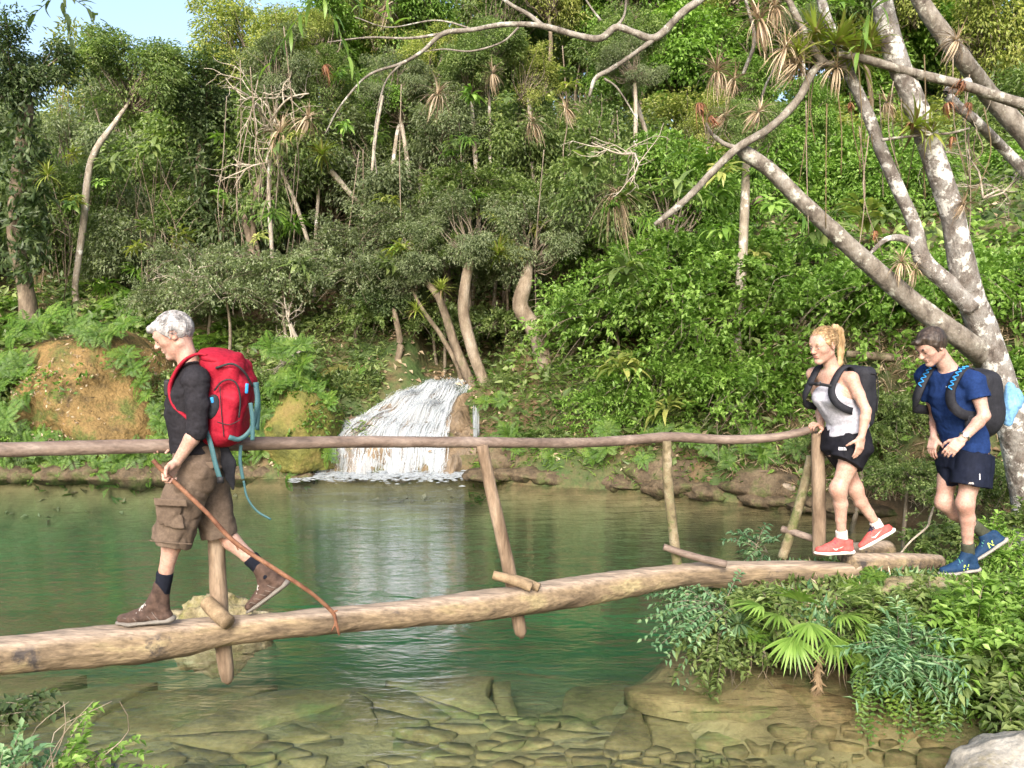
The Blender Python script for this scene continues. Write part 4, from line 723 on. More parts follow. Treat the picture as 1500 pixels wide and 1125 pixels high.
# ================================================================== signed-distance modelling for people and gear
def nets(f, org, h):
    """naive surface nets on a float grid, f < 0 inside"""
    s = f < 0; c = np.zeros(tuple(n - 1 for n in f.shape), np.uint8)
    sl_ = lambda o, n: slice(o, n - 1 + o)
    for o in np.ndindex(2, 2, 2): c += s[tuple(sl_(o[i], f.shape[i]) for i in range(3))]
    I = np.argwhere((c > 0) & (c < 8)); idx = np.full(c.shape, -1, np.int32); idx[tuple(I.T)] = np.arange(len(I))
    cor = np.array(list(np.ndindex(2, 2, 2))); vals = np.stack([f[tuple((I + o).T)] for o in cor], 1)
    acc = np.zeros((len(I), 3)); cnt = np.zeros(len(I))
    for a in range(8):
        for b in range(a + 1, 8):
            if abs(cor[a] - cor[b]).sum() != 1: continue
            va, vb = vals[:, a], vals[:, b]; k = (va < 0) != (vb < 0); t = np.where(k, va / np.where(k, va - vb, 1), 0)
            acc += np.where(k[:, None], cor[a] + t[:, None] * (cor[b] - cor[a]), 0); cnt += k
    V = (I + acc / cnt[:, None]) * h + org; Fs = []
    for ax in range(3):
        n0 = [slice(None)] * 3; n1 = [slice(None)] * 3; n0[ax] = slice(None, -1); n1[ax] = slice(1, None); A, B = s[tuple(n0)], s[tuple(n1)]
        E = np.argwhere(A != B); b, d = [i for i in range(3) if i != ax]; E = E[(E[:, b] > 0) & (E[:, d] > 0) & (E[:, b] < c.shape[b]) & (E[:, d] < c.shape[d])]
        inside = A[tuple(E.T)]; e1 = np.zeros(3, int); e1[b] = 1; e2 = np.zeros(3, int); e2[d] = 1
        q = np.stack([idx[tuple((E - e1 - e2).T)], idx[tuple((E - e2).T)], idx[tuple(E.T)], idx[tuple((E - e1).T)]], 1)
        flip = inside if ax != 1 else ~inside; q = np.where(flip[:, None], q, q[:, ::-1]); Fs.append(q[(q >= 0).all(1)])
    return V, np.vstack(Fs)
A3 = lambda v: np.asarray(v, float)
class Sdf:
    def __init__(s, h=.005): s.h = h; s.ops = []; s.pts = []; s.nz = []
    def _o(s, pts, rad, fn, k, op): s.ops.append((np.min(pts, 0) - rad, np.max(pts, 0) + rad, fn, k, op)); (s.pts.append((np.min(pts, 0) - rad, np.max(pts, 0) + rad)) if op == 'u' else None); return s
    def cap(s, a, b, ra, rb=None, k=.02, op='u', sq=None):
        a, b = A3(a), A3(b); rb = ra if rb is None else rb; d = b - a; L2 = max(d @ d, 1e-9)
        def fn(P):
            t = np.clip(((P - a) @ d) / L2, 0, 1); v = P - (a + t[..., None] * d)
            if sq is not None: n = unit(A3(sq[0])); c = v @ n; v = v + (c * (1 / sq[1] - 1))[..., None] * n
            l = np.linalg.norm(v, axis=-1) - (ra + (rb - ra) * t); return l * (sq[1]**.5 if sq is not None else 1)
        return s._o([a, b], max(ra, rb), fn, k, op)
    def chain(s, P, r_, k=.02, op='u', sq=None):
        """tapered limb: the segments join without bulging, the whole is blended with k"""
        P = [A3(p) for p in P]
        def fn(X):
            o = None
            for i in range(len(P) - 1):
                a, b, d = P[i], P[i + 1], P[i + 1] - P[i]; t = np.clip(((X - a) @ d) / max(d @ d, 1e-9), 0, 1); v = X - (a + t[..., None] * d)
                if sq is not None: n = unit(A3(sq[0])); v = v + ((v @ n) * (1 / sq[1] - 1))[..., None] * n
                l = (np.linalg.norm(v, axis=-1) - (r_[i] + (r_[i + 1] - r_[i]) * t)) * (sq[1]**.5 if sq is not None else 1)
                if o is None: o = l
                else: kk = .012; hh = np.clip(.5 + .5 * (o - l) / kk, 0, 1); o = o + (l - o) * hh - kk * hh * (1 - hh)
            return o
        return s._o(P, max(r_), fn, k, op)
    def ell(s, c, rad, ax=None, k=.02, op='u'):
        c = A3(c); rad = A3(rad); ax = np.eye(3) if ax is None else A3(ax)
        def fn(P):
            q = (P - c) @ ax.T; k0 = np.linalg.norm(q / rad, axis=-1); k1 = np.linalg.norm(q / rad**2, axis=-1); return k0 * (k0 - 1) / np.maximum(k1, 1e-6)
        return s._o([c], rad.max(), fn, k, op)
    def box(s, c, half, ax=None, r_=.02, k=.02, op='u'):
        c = A3(c); half = A3(half) - r_; ax = np.eye(3) if ax is None else A3(ax)
        def fn(P):
            q = np.abs((P - c) @ ax.T) - half; return np.linalg.norm(np.maximum(q, 0), axis=-1) + np.minimum(q.max(-1), 0) - r_
        return s._o([c], np.linalg.norm(half) + r_, fn, k, op)
    def loft(s, C, rw, rd, lat, k=.02, rnd=.008, op='u'):
        """flat-ended elliptical loft through centres C; rw along lat, rd across it"""
        C = A3(C); rw = A3(rw); rd = A3(rd); ax = unit(C[-1] - C[0]); lat = A3(lat); lat = unit(lat - (lat @ ax) * ax); fw = np.cross(ax, lat)
        T = (C - C[0]) @ ax
        def fn(P):
            t = (P - C[0]) @ ax; tc = np.clip(t, 0, T[-1]); q = P - np.stack([np.interp(tc, T, C[:, i]) for i in range(3)], -1)
            w_, d_ = np.interp(tc, T, rw), np.interp(tc, T, rd); x, y = q @ lat, q @ fw; k0 = np.sqrt((x / w_)**2 + (y / d_)**2); k1 = np.sqrt((x / w_**2)**2 + (y / d_**2)**2)
            dr = k0 * (k0 - 1) / np.maximum(k1, 1e-6); da = np.maximum(-t, t - T[-1]); a, b = dr + rnd, da + rnd
            return np.minimum(np.maximum(a, b), 0) + np.hypot(np.maximum(a, 0), np.maximum(b, 0)) - rnd
        return s._o(list(C), max(rw.max(), rd.max()), fn, k, op)
    def cut(s, p0, n, c=None, rad=.2):     # keep the side the normal points away from
        p0 = A3(p0); n = unit(A3(n)); c = p0 if c is None else A3(c)
        return s._o([c], rad, lambda P: (P - p0) @ n, .004, 'i')
    def noise(s, fn): s.nz.append(fn); return s
    def grid(s):
        h = s.h; lo = np.min([p[0] for p in s.pts], 0) - .03; hi = np.max([p[1] for p in s.pts], 0) + .03
        n = np.ceil((hi - lo) / h).astype(int) + 1; D = np.full(n, .05, np.float32); axs = [lo[i] + np.arange(n[i]) * h for i in range(3)]
        for a, b, fn, k, op in s.ops:
            m = .022 + k if op == 'u' else .03; i0 = np.clip(((a - m - lo) / h).astype(int), 0, n); i1 = np.clip(((b + m - lo) / h).astype(int) + 2, 0, n)
            if (i1 <= i0).any(): continue
            S_ = tuple(slice(i0[j], i1[j]) for j in range(3)); P = np.stack(np.meshgrid(*[axs[j][S_[j]] for j in range(3)], indexing='ij'), -1)
            d = fn(P); cur = D[S_]
            if op == 'u': hh = np.clip(.5 + .5 * (cur - d) / k, 0, 1); D[S_] = cur + (d - cur) * hh - k * hh * (1 - hh)
            elif op == 's': e = -d; hh = np.clip(.5 - .5 * (cur - e) / k, 0, 1); D[S_] = cur + (e - cur) * hh + k * hh * (1 - hh)
            else: D[S_] = np.maximum(cur, d)
        for fn in s.nz:
            I = np.argwhere(np.abs(D) < .03); D[tuple(I.T)] += fn(lo + I * h)
        return D, lo
    def mb(s):
        D, lo = s.grid(); V, F = nets(D, lo, s.h); m = MB(); m.add(V, F); return m
def folds(amp, sc=14, st=(1, 1, .5), seed=0.0):
    st = A3(st); ax = A3([.5, .3, .81])
    def fn(P):
        q = P + .05 * np.stack([fbm(P + seed, 5, 2), fbm(P + seed + 9, 5, 2), fbm(P + seed + 5, 5, 2)], -1)
        return amp * ((1 - 2 * np.abs(fbm(q * st + seed, sc, 2))) * .55 + .45 * fbm(P + seed, sc * .5, 2) + .45 * (1 - 2.2 * np.abs(fbm(q * st + seed + 31, sc * 2.2, 2))))
    return fn
def strands(root, w, sc, mt, N, seed, line, ln=.05, back=.8, down=.5, lift=.004, r_=.0011, front=False):
    """fine loose hairs lying on the scalp"""
    g = np.random.default_rng(seed); mb = MB(); rad = A3([.099, .077, .092]) + .008
    for k in range(N):
        d = unit(g.normal(size=3)); p = A3([-.014, 0, .028]) + d * rad
        if p[2] < line[0] + line[1] * (p[0] - .09) + .004: continue
        t = unit(A3([-back, g.normal(0, .25), -down * (1 if p[0] < 0 else .1)]) + g.normal(0, .16, 3)); t = t - (t @ d) * d; L_ = ln * g.uniform(.5, 1.3); P = []
        for u in (0, .5, 1): q = p + t * L_ * u - A3([-.014, 0, .028]); P.append(A3([-.014, 0, .028]) + unit(q / rad) * rad * (1.0 + (lift + .05 * g.uniform() * u * u) ))
        mb.tube([w(*p_) for p_ in P], [r_, r_, r_ * .5], 3, 5, cap=False)
    return tag(build('loose_hair', mb, mt, root), kind='stuff')
def frame(fwd, pitch=0.0, roll=0.0):      # rows: forward, left, up
    f = unit(A3([fwd[0], fwd[1], 0])); l = np.array([-f[1], f[0], 0]); u = np.array([0, 0, 1.])
    c, s_ = math.cos(pitch), math.sin(pitch); f2 = f * c - u * s_; u2 = u * c + f * s_
    c, s_ = math.cos(roll), math.sin(roll); return np.array([f2, l * c + u2 * s_, u2 * c - l * s_])
def head(S_, C, fr, neck, sc=1.0, fem=False, nr=(.052, .060)):
    w = lambda x, y, z: A3(C) + sc * (x * fr[0] + y * fr[1] + z * fr[2]); e = lambda p, r_, k=.02, op='u', ax=fr: S_.ell(w(*p), A3(r_) * sc, ax, k * sc, op)
    e((-.014, 0, .028), (.099, .077, .092)); e((.034, 0, -.030), (.058, .061, .086), .03); e((.05, 0, .035), (.042, .058, .05), .03)
    jw = .048 if fem else .054
    for s_ in (-1, 1):
        S_.cap(w(-.012, s_ * jw, -.060), w(.060, s_ * .014, -.104), .018 * sc, .015 * sc, .028 * sc)
        e((.054, s_ * .040, -.022), (.022, .022, .018), .02); e((.104, s_ * .031, .000), (.020, .018, .0125), .012, 's'); e((.0765, s_ * .031, .001), (.0135, .0145, .0125), .004)
        e((.103, s_ * .0105, -.033), (.010, .0075, .007), .006)
        ax = np.array([fr[0] * .94 + fr[1] * .34 * s_, fr[1] * .94 * s_ - fr[0] * .34, fr[2]]); e((-.010, s_ * .077, -.004), (.021, .008, .031), .008, 'u', ax); e((-.006, s_ * .086, -.002), (.011, .006, .018), .006, 's', ax)
    S_.cap(w(.083, -.034, .022), w(.083, .034, .022), (.008 if fem else .0115) * sc, None, .02 * sc)
    S_.cap(w(.090, 0, .012), w(.113, 0, -.028), .0065 * sc, .0115 * sc, .012 * sc)
    e((.072, 0, -.104), (.019, .021, .016), .02)
    S_.cap(w(.088, -.017, -.0575), w(.088, .017, -.0575), .0068 * sc, None, .008 * sc); S_.cap(w(.086, -.015, -.069), w(.086, .015, -.069), .0075 * sc, None, .008 * sc)
    S_.cap(w(.088, -.022, -.063), w(.088, .022, -.063), .0022 * sc, None, .004 * sc, 's')
    S_.chain([w(-.028, 0, -.045), .5 * (w(-.025, 0, -.07) + A3(neck)), A3(neck)], [nr[0] * sc, nr[0] * sc, nr[1] * sc], .03)
    return w
def hand(S_, wr, d, palm, thumb, curl, sc=1.0, spread=.3, tcurl=.5):
    """d: from wrist to knuckles; palm: where the palm faces; thumb: towards the thumb side; curl: bend per joint"""
    wr = A3(wr); d = unit(A3(d)); palm = unit(A3(palm) - (A3(palm) @ d) * d); th = np.cross(d, palm); th = th if th @ A3(thumb) > 0 else -th
    S_.box(wr + d * .048 * sc, A3([.046, .039, .0135]) * sc, np.array([d, th, palm]), .012 * sc, .015)
    S_.ell(wr + d * .035 * sc + th * .026 * sc + palm * .010 * sc, A3([.034, .018, .017]) * sc, np.array([unit(d + th * .3), unit(th - d * .3), palm]), .012)
    for i, (o, l) in enumerate(((.030, .074), (.010, .084), (-.010, .078), (-.029, .062))):
        p = wr + d * (.088 if i < 3 else .080) * sc + th * o * sc; a = .0; dr = unit(d + th * o * spread * 6); r_ = .0092 * sc
        c = curl[i] if hasattr(curl, '__len__') else curl
        for j, fr_ in enumerate((.45, .31, .24)):
            a += c * (.75 if j == 0 else 1.0); v = dr * math.cos(a) + palm * math.sin(a); q = p + v * l * fr_ * sc; S_.cap(p, q, r_, r_ * .9, .004 if j else .008); p = q; r_ *= .9
    p = wr + d * .026 * sc + th * .034 * sc; v = unit(d * .62 + th * .62 + palm * .45)
    for j, (l, r_) in enumerate(((.036, .0125), (.032, .0105), (.024, .0092))):
        q = p + v * l * sc; S_.cap(p, q, r_ * sc, r_ * .9 * sc, .007); p = q; v = unit(v + (palm * .5 - th * .45 + d * .15) * tcurl)
def arm(S_, sh, el, wr, sc=1.0, k=.02):
    sh, el, wr = A3(sh), A3(el), A3(wr); S_.chain([sh, .5 * (sh + el), el], [.053 * sc, .046 * sc, .036 * sc], k)
    S_.chain([el, el * .72 + wr * .28, wr], [.036 * sc, .040 * sc, .0265 * sc], k)
def leg(S_, hp, kn, an, back, sc=1.0):
    hp, kn, an, back = A3(hp), A3(kn), A3(an), A3(back); S_.chain([hp, hp * .45 + kn * .55, kn], [.080 * sc, .069 * sc, .052 * sc], .04)
    S_.ell(kn - back * .010, A3([.042, .042, .050]) * sc, None, .04)
    S_.chain([kn, kn * .68 + an * .32 + back * .014, kn * .35 + an * .65 + back * .004, an], [.047 * sc, .051 * sc, .038 * sc, .033 * sc], .045)
def shoe(pn, heel, toe, an, M_up, M_sole, parent, side, sc=1.0, high=0.0, lace=None, h=.0045):
    heel, toe, an = A3(heel), A3(toe), A3(an); L_ = np.linalg.norm(toe - heel); d = unit(toe - heel); n = unit(an - heel - ((an - heel) @ d) * d); lt = np.cross(n, d) * side   # lt: outer side
    p = lambda x, z, y=0.0: heel + d * x * L_ + n * z + lt * y
    S_ = Sdf(h); S_.chain([p(.11, .036), p(.3, .040), p(.5, .042, .003), p(.72, .040, .006), p(.90, .035, -.002)], [.034 * sc, .034 * sc, .040 * sc, .043 * sc, .034 * sc], .02, sq=(n, .72))
    S_.chain([p(.15, .05), p(.17, .085), an + n * (.01 + high)], [.036, .038, .041 + high * .1], .02); S_.chain([an + n * (.0 + high * .5) + d * .01, p(.42, .075), p(.66, .052)], [.038, .036, .028], .02)
    S_.cut(an + n * (.028 + high), n - d * .12, rad=.12)
    up = build('shoe', S_.mb(), M_up, parent)
    S_ = Sdf(h); S_.chain([p(.10, .012), p(.32, .012), p(.5, .012, .002), p(.72, .012, .006), p(.93, .014, -.002)], [.039 * sc, .037 * sc, .041 * sc, .049 * sc, .036 * sc], .015, sq=(n, .34)); S_.cap(p(.06, .022), p(.3, .018), .036 * sc, .036 * sc, .012, sq=(n, .5))
    build('sole', S_.mb(), M_sole, up)
    if lace is not None:
        mb = MB()
        for i in range(6):
            x = .40 + i * .058; z = .120 - i * .0115 + max(high, 0) * .3 * (1 - i / 3); mb.tube([p(x - .02, z - .016, .030), p(x, z + .004, .0), p(x + .03, z - .016, -.030)], .0035, 6, 9); mb.tube([p(x - .02, z - .016, -.030), p(x, z + .005, .0), p(x + .03, z - .016, .030)], .0035, 6, 9)
        build('laces', mb, lace, up)
    return up, p
def strap(mb, P, wd, th, nrm, segs=24):
    """flat webbing along P; nrm = outward direction(s)"""
    P = A3(P); Nn = np.broadcast_to(A3(nrm), P.shape); Q = crom(np.c_[P, Nn], segs); N_ = unit(Q[:, 3:]); Q = Q[:, :3]; t = unit(np.gradient(Q, axis=0)); sd = unit(np.cross(t, N_)); N_ = np.cross(sd, t)
    V = np.stack([Q + sd * wd / 2, Q + sd * wd / 2 + N_ * th, Q - sd * wd / 2 + N_ * th, Q - sd * wd / 2], 1).reshape(-1, 3); i = np.arange(segs - 1)[:, None] * 4; j = np.arange(4)
    F = np.stack([i + j, i + (j + 1) % 4, i + 4 + (j + 1) % 4, i + 4 + j], -1).reshape(-1, 4); mb.add(V, [F, np.array([[3, 2, 1, 0], [len(V) - 4, len(V) - 3, len(V) - 2, len(V) - 1]])])
def decal(name, shapes, c, ex, ey, n, target, mt, parent, lift=.0025):
    """flat print: polygons in (x, y) metres around c, dropped along -n on the target mesh"""
    from mathutils.bvhtree import BVHTree
    bt = BVHTree.FromPolygons([tuple(v.co) for v in target.data.vertices], [tuple(p.vertices) for p in target.data.polygons]); off = wloc(target)
    mb = MB(); ex, ey, n = unit(A3(ex)), unit(A3(ey)), unit(A3(n))
    for sh in shapes:
        V = []
        for x, y in sh:
            o = A3(c) + ex * x + ey * y + n * .15; hit = bt.ray_cast(Vector(o - off), Vector(-n)); V.append((np.array(hit[0]) + off + n * lift) if hit[0] is not None else A3(c) + ex * x + ey * y)
        mb.add(np.array(V), np.array([list(range(len(V)))]))
    return build(name, mb, mt, parent, smooth=False)
# ================================================================== people
def skinm(name, c):
    lo = tuple(x * y for x, y in zip(c, (.86, .72, .68))); m = pmat(name, [(.32, lo), (.55, c), (.75, tuple(min(1, x * 1.08) for x in c))], scale=9, detail=5, rough=.5, spec=.35, bump=.12, bscale=90, dist=.004)
    b = m.node_tree.nodes['Principled BSDF']; b.inputs['Subsurface Weight'].default_value = .12; b.inputs['Subsurface Radius'].default_value = (.012, .004, .002); b.inputs['Subsurface Scale'].default_value = .6; return m
M['skin_a'] = skinm('skin_a', (.43, .275, .218)); M['skin_b'] = skinm('skin_b', (.44, .282, .22)); M['skin_c'] = skinm('skin_c', (.43, .275, .222))
def hairm(name, a, b, c): return pmat(name, [(.3, a), (.5, b), (.72, c)], scale=26, detail=4, rough=.45, spec=.4, bump=.7, bscale=60, dist=.006, stretch=(1.6, 1.6, .35))
M['hair_grey'] = hairm('hair_grey', (.10, .097, .096), (.26, .252, .25), (.50, .49, .48)); M['hair_blond'] = hairm('hair_blond', (.13, .08, .038), (.32, .21, .105), (.56, .41, .23)); M['hair_dark'] = hairm('hair_dark', (.012, .009, .008), (.035, .024, .018), (.075, .055, .042))
cloth = lambda n, c, **k: pmat(n, [(.3, tuple(x * .72 for x in c)), (.7, tuple(min(1, x * 1.18) for x in c))], scale=7, rough=k.get('rough', .9), spec=.08, bump=.35, bscale=k.get('bs', 260), dist=.0015, sheen=k.get('sheen', 0))
M['black_knit'] = cloth('black_knit', (.022, .021, .025)); M['shorts_brown'] = cloth('shorts_brown', (.125, .093, .070)); M['pack_red'] = cloth('pack_red', (.28, .013, .028), rough=.6); M['pack_dark'] = cloth('pack_dark', (.025, .026, .032), rough=.7)
M['tank'] = cloth('tank', (.38, .38, .43)); M['black_sport'] = cloth('black_sport', (.012, .012, .016), rough=.7); M['navy'] = cloth('navy', (.012, .030, .105)); M['navy_shorts'] = cloth('navy_shorts', (.010, .013, .026), rough=.75)
M['teal'] = flat('teal', (.045, .115, .13)); M['webblack'] = flat('webblack', (.018, .018, .021)); M['blue_clip'] = flat('blue_clip', (.03, .26, .62)); M['boot'] = pmat('boot', [(.35, (.035, .021, .016)), (.65, (.10, .062, .047))], scale=22, bump=.5, bscale=120, dist=.003)
M['sole_grey'] = flat('sole_grey', (.30, .28, .25)); M['lace_grey'] = flat('lace_grey', (.42, .38, .36)); M['sock_black'] = cloth('sock_black', (.012, .014, .022)); M['coral'] = cloth('coral', (.52, .10, .09), rough=.6); M['sole_white'] = flat('sole_white', (.78, .74, .68)); M['shoe_navy'] = cloth('shoe_navy', (.016, .042, .095), rough=.6)
M['stripe'] = flat('stripe', (.17, .14, .12)); M['sole_boot'] = flat('sole_boot', (.17, .155, .135)); M['lace_dark'] = flat('lace_dark', (.05, .05, .09)); M['lace_green'] = flat('lace_green', (.08, .30, .24)); M['sock_olive'] = cloth('sock_olive', (.06, .065, .045)); M['sock_white'] = cloth('sock_white', (.66, .6, .56)); M['print_white'] = flat('print_white', (.8, .8, .82)); M['print_lime'] = flat('print_lime', (.55, .75, .10)); M['towel'] = cloth('towel', (.17, .36, .62))
M['eye'] = flat('eye', (.02, .014, .012), rough=.15, spec=.6); M['eyewhite'] = flat('eyewhite', (.62, .58, .55), rough=.25); M['lip'] = flat('lip', (.42, .14, .12), rough=.4); M['steel'] = flat('steel', (.6, .6, .6), rough=.25, metal=1); M['stickwood'] = pmat('stickwood', [(.3, (.075, .03, .017)), (.5, (.17, .075, .042)), (.7, (.27, .145, .085))], scale=14, bump=.5, bscale=50, dist=.004)
def face_bits(root, w, sc, hair, lidded=True, lips=None, brow=.0042, glance=-.004):
    fr = None
    for s_ in (-1, 1):
        c = w(.0808, s_ * .031, -.0025 if lidded else -.001); S_ = Sdf(.0018); S_.ell(c, A3([.0105, .0115, .0052]) * sc); build('eye', S_.mb(), M['eyewhite'], root)
        c = w(.0872, s_ * .0315, -.0035); S_ = Sdf(.0016); S_.ell(c, A3([.0055, .0055, .0045]) * sc); build('iris', S_.mb(), M['eye'], root)
        S_ = Sdf(.002); S_.chain([w(.0955, s_ * .014, .0215), w(.0945, s_ * .032, .0285), w(.0805, s_ * .052, .0235)], [brow * sc, brow * sc * 1.1, brow * sc * .6], .004); build('eyebrow', S_.mb(), M[hair], root)
    if lips:
        S_ = Sdf(.002); S_.cap(w(.0905, -.016, -.058), w(.0905, .016, -.058), .0055 * sc, None, .003, sq=(w(0, 0, 1) - w(0, 0, 0), .7)); S_.cap(w(.0885, -.013, -.0688), w(.0885, .013, -.0688), .0062 * sc, None, .003, sq=(w(0, 0, 1) - w(0, 0, 0), .7)); build('lips', S_.mb(), M[lips], root)
def hair_cap(w, fr, sc, thick=.012, line=(.062, .72), h=.004, amp=.006, seed=1.0):
    S_ = Sdf(h); S_.ell(w(-.014, 0, .028), (A3([.099, .077, .092]) + thick) * sc, fr, .02); p0 = w(.09, 0, line[0]); n = -(fr[2] - line[1] * fr[0]); S_.cut(p0, n, w(0, 0, 0), .3 * sc)
    S_.noise(lambda P: amp * (fbm(((P - w(0, 0, 0)) @ fr.T) * [26, 60, 26] + seed, 1, 3) - .0)); return S_
SKY_UP = np.array([0, 0, 1.])
# ------------------------------------------------------------------ person with the red backpack
Y0 = logY(285) - .0; J = lambda px, py, dy=0.0: atY(px, py, Y0 + dy)
f1 = unit([-.97, -.22, 0]); l1 = np.array([-f1[1], f1[0], 0]); fr0 = frame(f1)
base = atY(250, 912, Y0 - .06)
pa = empty('person', (base[0], base[1], base[2]), 'grey-haired hiker in black top and brown cargo shorts walking with a stick', 'person')
neckA = J(277, 536); pel = J(291, 668); hdC = J(254, 490, -.005); frA = frame(f1, R(24))
shL, shR = J(288, 556, -.175), J(276, 552, .175); elL, elR = J(289, 630, -.215), J(266, 622, .235); wrL, wrR = J(259, 677, -.235), J(256, 653, .135)
hipL, hipR = pel + l1 * .09, pel - l1 * .09; knL, knR = J(251, 772, -.10), J(320, 768, .09); anL, anR = J(238, 866, -.085), J(386, 837, .085)
S_ = Sdf(.005); wA = head(S_, hdC, frA, neckA, 1.0)
S_.loft([pel - [0, 0, .08], pel + [0, 0, .1], .5 * (pel + neckA) + f1 * .015, .3 * pel + .7 * neckA, neckA - [0, 0, .04]], [.15, .14, .145, .16, .09], [.11, .105, .11, .10, .065], l1, .03)
S_.cap(shL, shR, .05, None, .04)
arm(S_, shL, elL, wrL, 1.0); arm(S_, shR, elR, wrR, 1.0); leg(S_, hipL, knL, anL, -f1); leg(S_, hipR, knR, anR, unit(J(330, 800) - J(345, 780)))
for a in (anL, anR): S_.cap(a, a - [0, 0, .035], .034, .026, .02)
stickP = [J(224, 674, -.285), J(246, 697, -.285), J(300, 748, -.28), J(345, 795, -.27), J(410, 838, -.22), J(455, 868, -.17), J(487, 897, -.10), J(492, 912, -.10), J(497, 930, -.10)]
gd_ = unit(J(242, 700, -.25) - J(259, 677, -.235))
hand(S_, wrL, J(243, 699, -.262) - wrL, J(262, 708, -.30) - J(248, 688, -.24) , J(236, 680, -.28) - J(250, 690, -.24), [1.15, 1.15, 1.2, 1.2], 1.0, tcurl=.6)
hand(S_, wrR, J(244, 651, .10) - wrR, A3([0, -.15, -1]), A3([0, -1, 0]), [.75, .7, .7, .7], .95, tcurl=.4)
build('body', S_.mb(), M['skin_a'], pa); face_bits(pa, wA, 1.0, 'hair_grey', brow=.0034)
S_ = hair_cap(wA, frA, 1.0, .008, (.060, .80), amp=.008); S_.chain([wA(.065, .03, .076), wA(.092, .02, .076), wA(.106, .012, .066)], [.024, .018, .010], .025); S_.chain([wA(.070, -.02, .085), wA(.094, -.02, .078)], [.024, .014], .025)
for s_ in (-1, 1): S_.cap(wA(.022, s_ * .066, .03), wA(.014, s_ * .069, -.012), .014, .006, .015)
for s_ in (-1, 1): S_.ell(wA(-.010, s_ * .086, -.010), (.027, .022, .034), frA, .008, 's')
hg = build('hair', S_.mb(), M['hair_grey'], pa); strands(hg, wA, 1.0, M['hair_grey'], 900, 3, (.060, .80), .035)
# shirt
S_ = Sdf(.005); tc = [pel + [0, 0, .028] + f1 * .005, pel + [0, 0, .16] + f1 * .022, .5 * (pel + neckA) + f1 * .030, .27 * pel + .73 * neckA + f1 * .01, .12 * pel + .88 * neckA, neckA + [0, 0, -.005]]
S_.loft(tc, [.182, .172, .172, .182, .15, .088], [.145, .142, .135, .125, .095, .075], l1, .02); S_.cap(shL, shR, .064, None, .05)
S_.chain([shL, .5 * (shL + elL) + l1 * .006, elL], [.070, .066, .060], .025); S_.chain([shR, .5 * (shR + elR), elR], [.070, .064, .058], .025)
S_.loft([elL, .82 * elL + .18 * wrL], [.060, .054], [.060, .056], l1, .02); S_.loft([elR, .75 * elR + .25 * wrR], [.058, .050], [.058, .050], l1, .02)
for q in (shL, shR): S_.cap(neckA - [0, 0, .012], q, .055, .062, .04)
S_.cut(neckA + [0, 0, .038], .80 * SKY_UP + .6 * f1, rad=.085)
S_.noise(folds(.009, 7, (1, 1, 1.6), 3.)); shirtA = build('shirt', S_.mb(), M['black_knit'], pa)
# cargo shorts
S_ = Sdf(.005); bk = unit(J(345, 690) - J(290, 690))
S_.loft([pel + [0, 0, .085], pel + [0, 0, .0], pel - [0, 0, .09]], [.172, .190, .185], [.138, .148, .140], l1, .02)
hemL, hemR = J(250, 797, -.10), J(322, 786, .09)
S_.loft([hipL - f1 * .01, .5 * (hipL + hemL) + [0, 0, 0], hemL], [.105, .108, .112], [.140, .125, .120], l1, .03); S_.loft([hipR - f1 * .02, .5 * (hipR + hemR), hemR], [.105, .106, .108], [.135, .120, .108], l1, .03)
S_.box(J(249, 752, -.210), A3([.072, .014, .085]), np.array([unit(J(262, 742) - J(232, 745)), l1, unit(J(256, 700) - J(248, 760))]), .015, .015)
S_.noise(folds(.014, 6, (1.3, 1, .9), 8.)); shA = build('cargo_shorts', S_.mb(), M['shorts_brown'], pa)
mb = MB(); q = np.array([unit(J(262, 731) - J(232, 731)), l1, SKY_UP]); S_ = Sdf(.004)
S_.box(J(250, 736, -.238), A3([.082, .008, .022]), np.array([unit(J(264, 732) - J(232, 736)), l1, unit(J(252, 700) - J(248, 760))]), .007, .004); S_.noise(folds(.003, 12, (1, 1, 1), 2.)); build('pocket_flap', S_.mb(), M['shorts_brown'], shA)
S_ = Sdf(.004); S_.box(J(296, 682, -.15), A3([.062, .008, .020]), np.array([unit(J(315, 688) - J(280, 682)), l1, SKY_UP]), .007, .004); build('pocket_flap', S_.mb(), M['shorts_brown'], shA)
mb = MB(); hl = crom(np.array([J(219, 792, -.19), J(250, 795, -.225), J(281, 797, -.19)]), 12); mb.tube(hl, .003, 6); build('hem_seam', mb, M['shorts_brown'], shA)
for a, k_ in ((anL, knL), (anR, knR)):
    S_ = Sdf(.004); S_.loft([a - unit(k_ - a) * .04, a, a + unit(k_ - a) * .115], [.042, .042, .047], [.042, .043, .048], l1, .01); S_.noise(folds(.002, 20)); build('sock', S_.mb(), M['sock_black'], pa)
upL, pL_ = shoe('s', J(254, 911, -.085), J(173, 915, -.075), anL, M['boot'], M['sole_boot'], pa, 1, 1.0, .028, M['lace_grey'])
upR, pR_ = shoe('s', J(424, 856, .085), J(366, 898, .08), anR, M['boot'], M['sole_boot'], pa, -1, 1.0, .028, M['lace_grey'])
for u_, p_, sd in ((upL, pL_, 1), (upR, pR_, 1)):
    mb = MB()
    for k in range(5):
        x = .2 + .13 * k; y = (-1 if u_ is upR else 1) * (.040 if k < 3 else .045); mb.tube([p_(x, .03, y * 1.05), p_(x + .06, .05, y * 1.02), p_(x + .12, .075 - k * .006, y * .82)], .0018, 5, 8)
    build('side_stripe', mb, M['stripe'], u_)
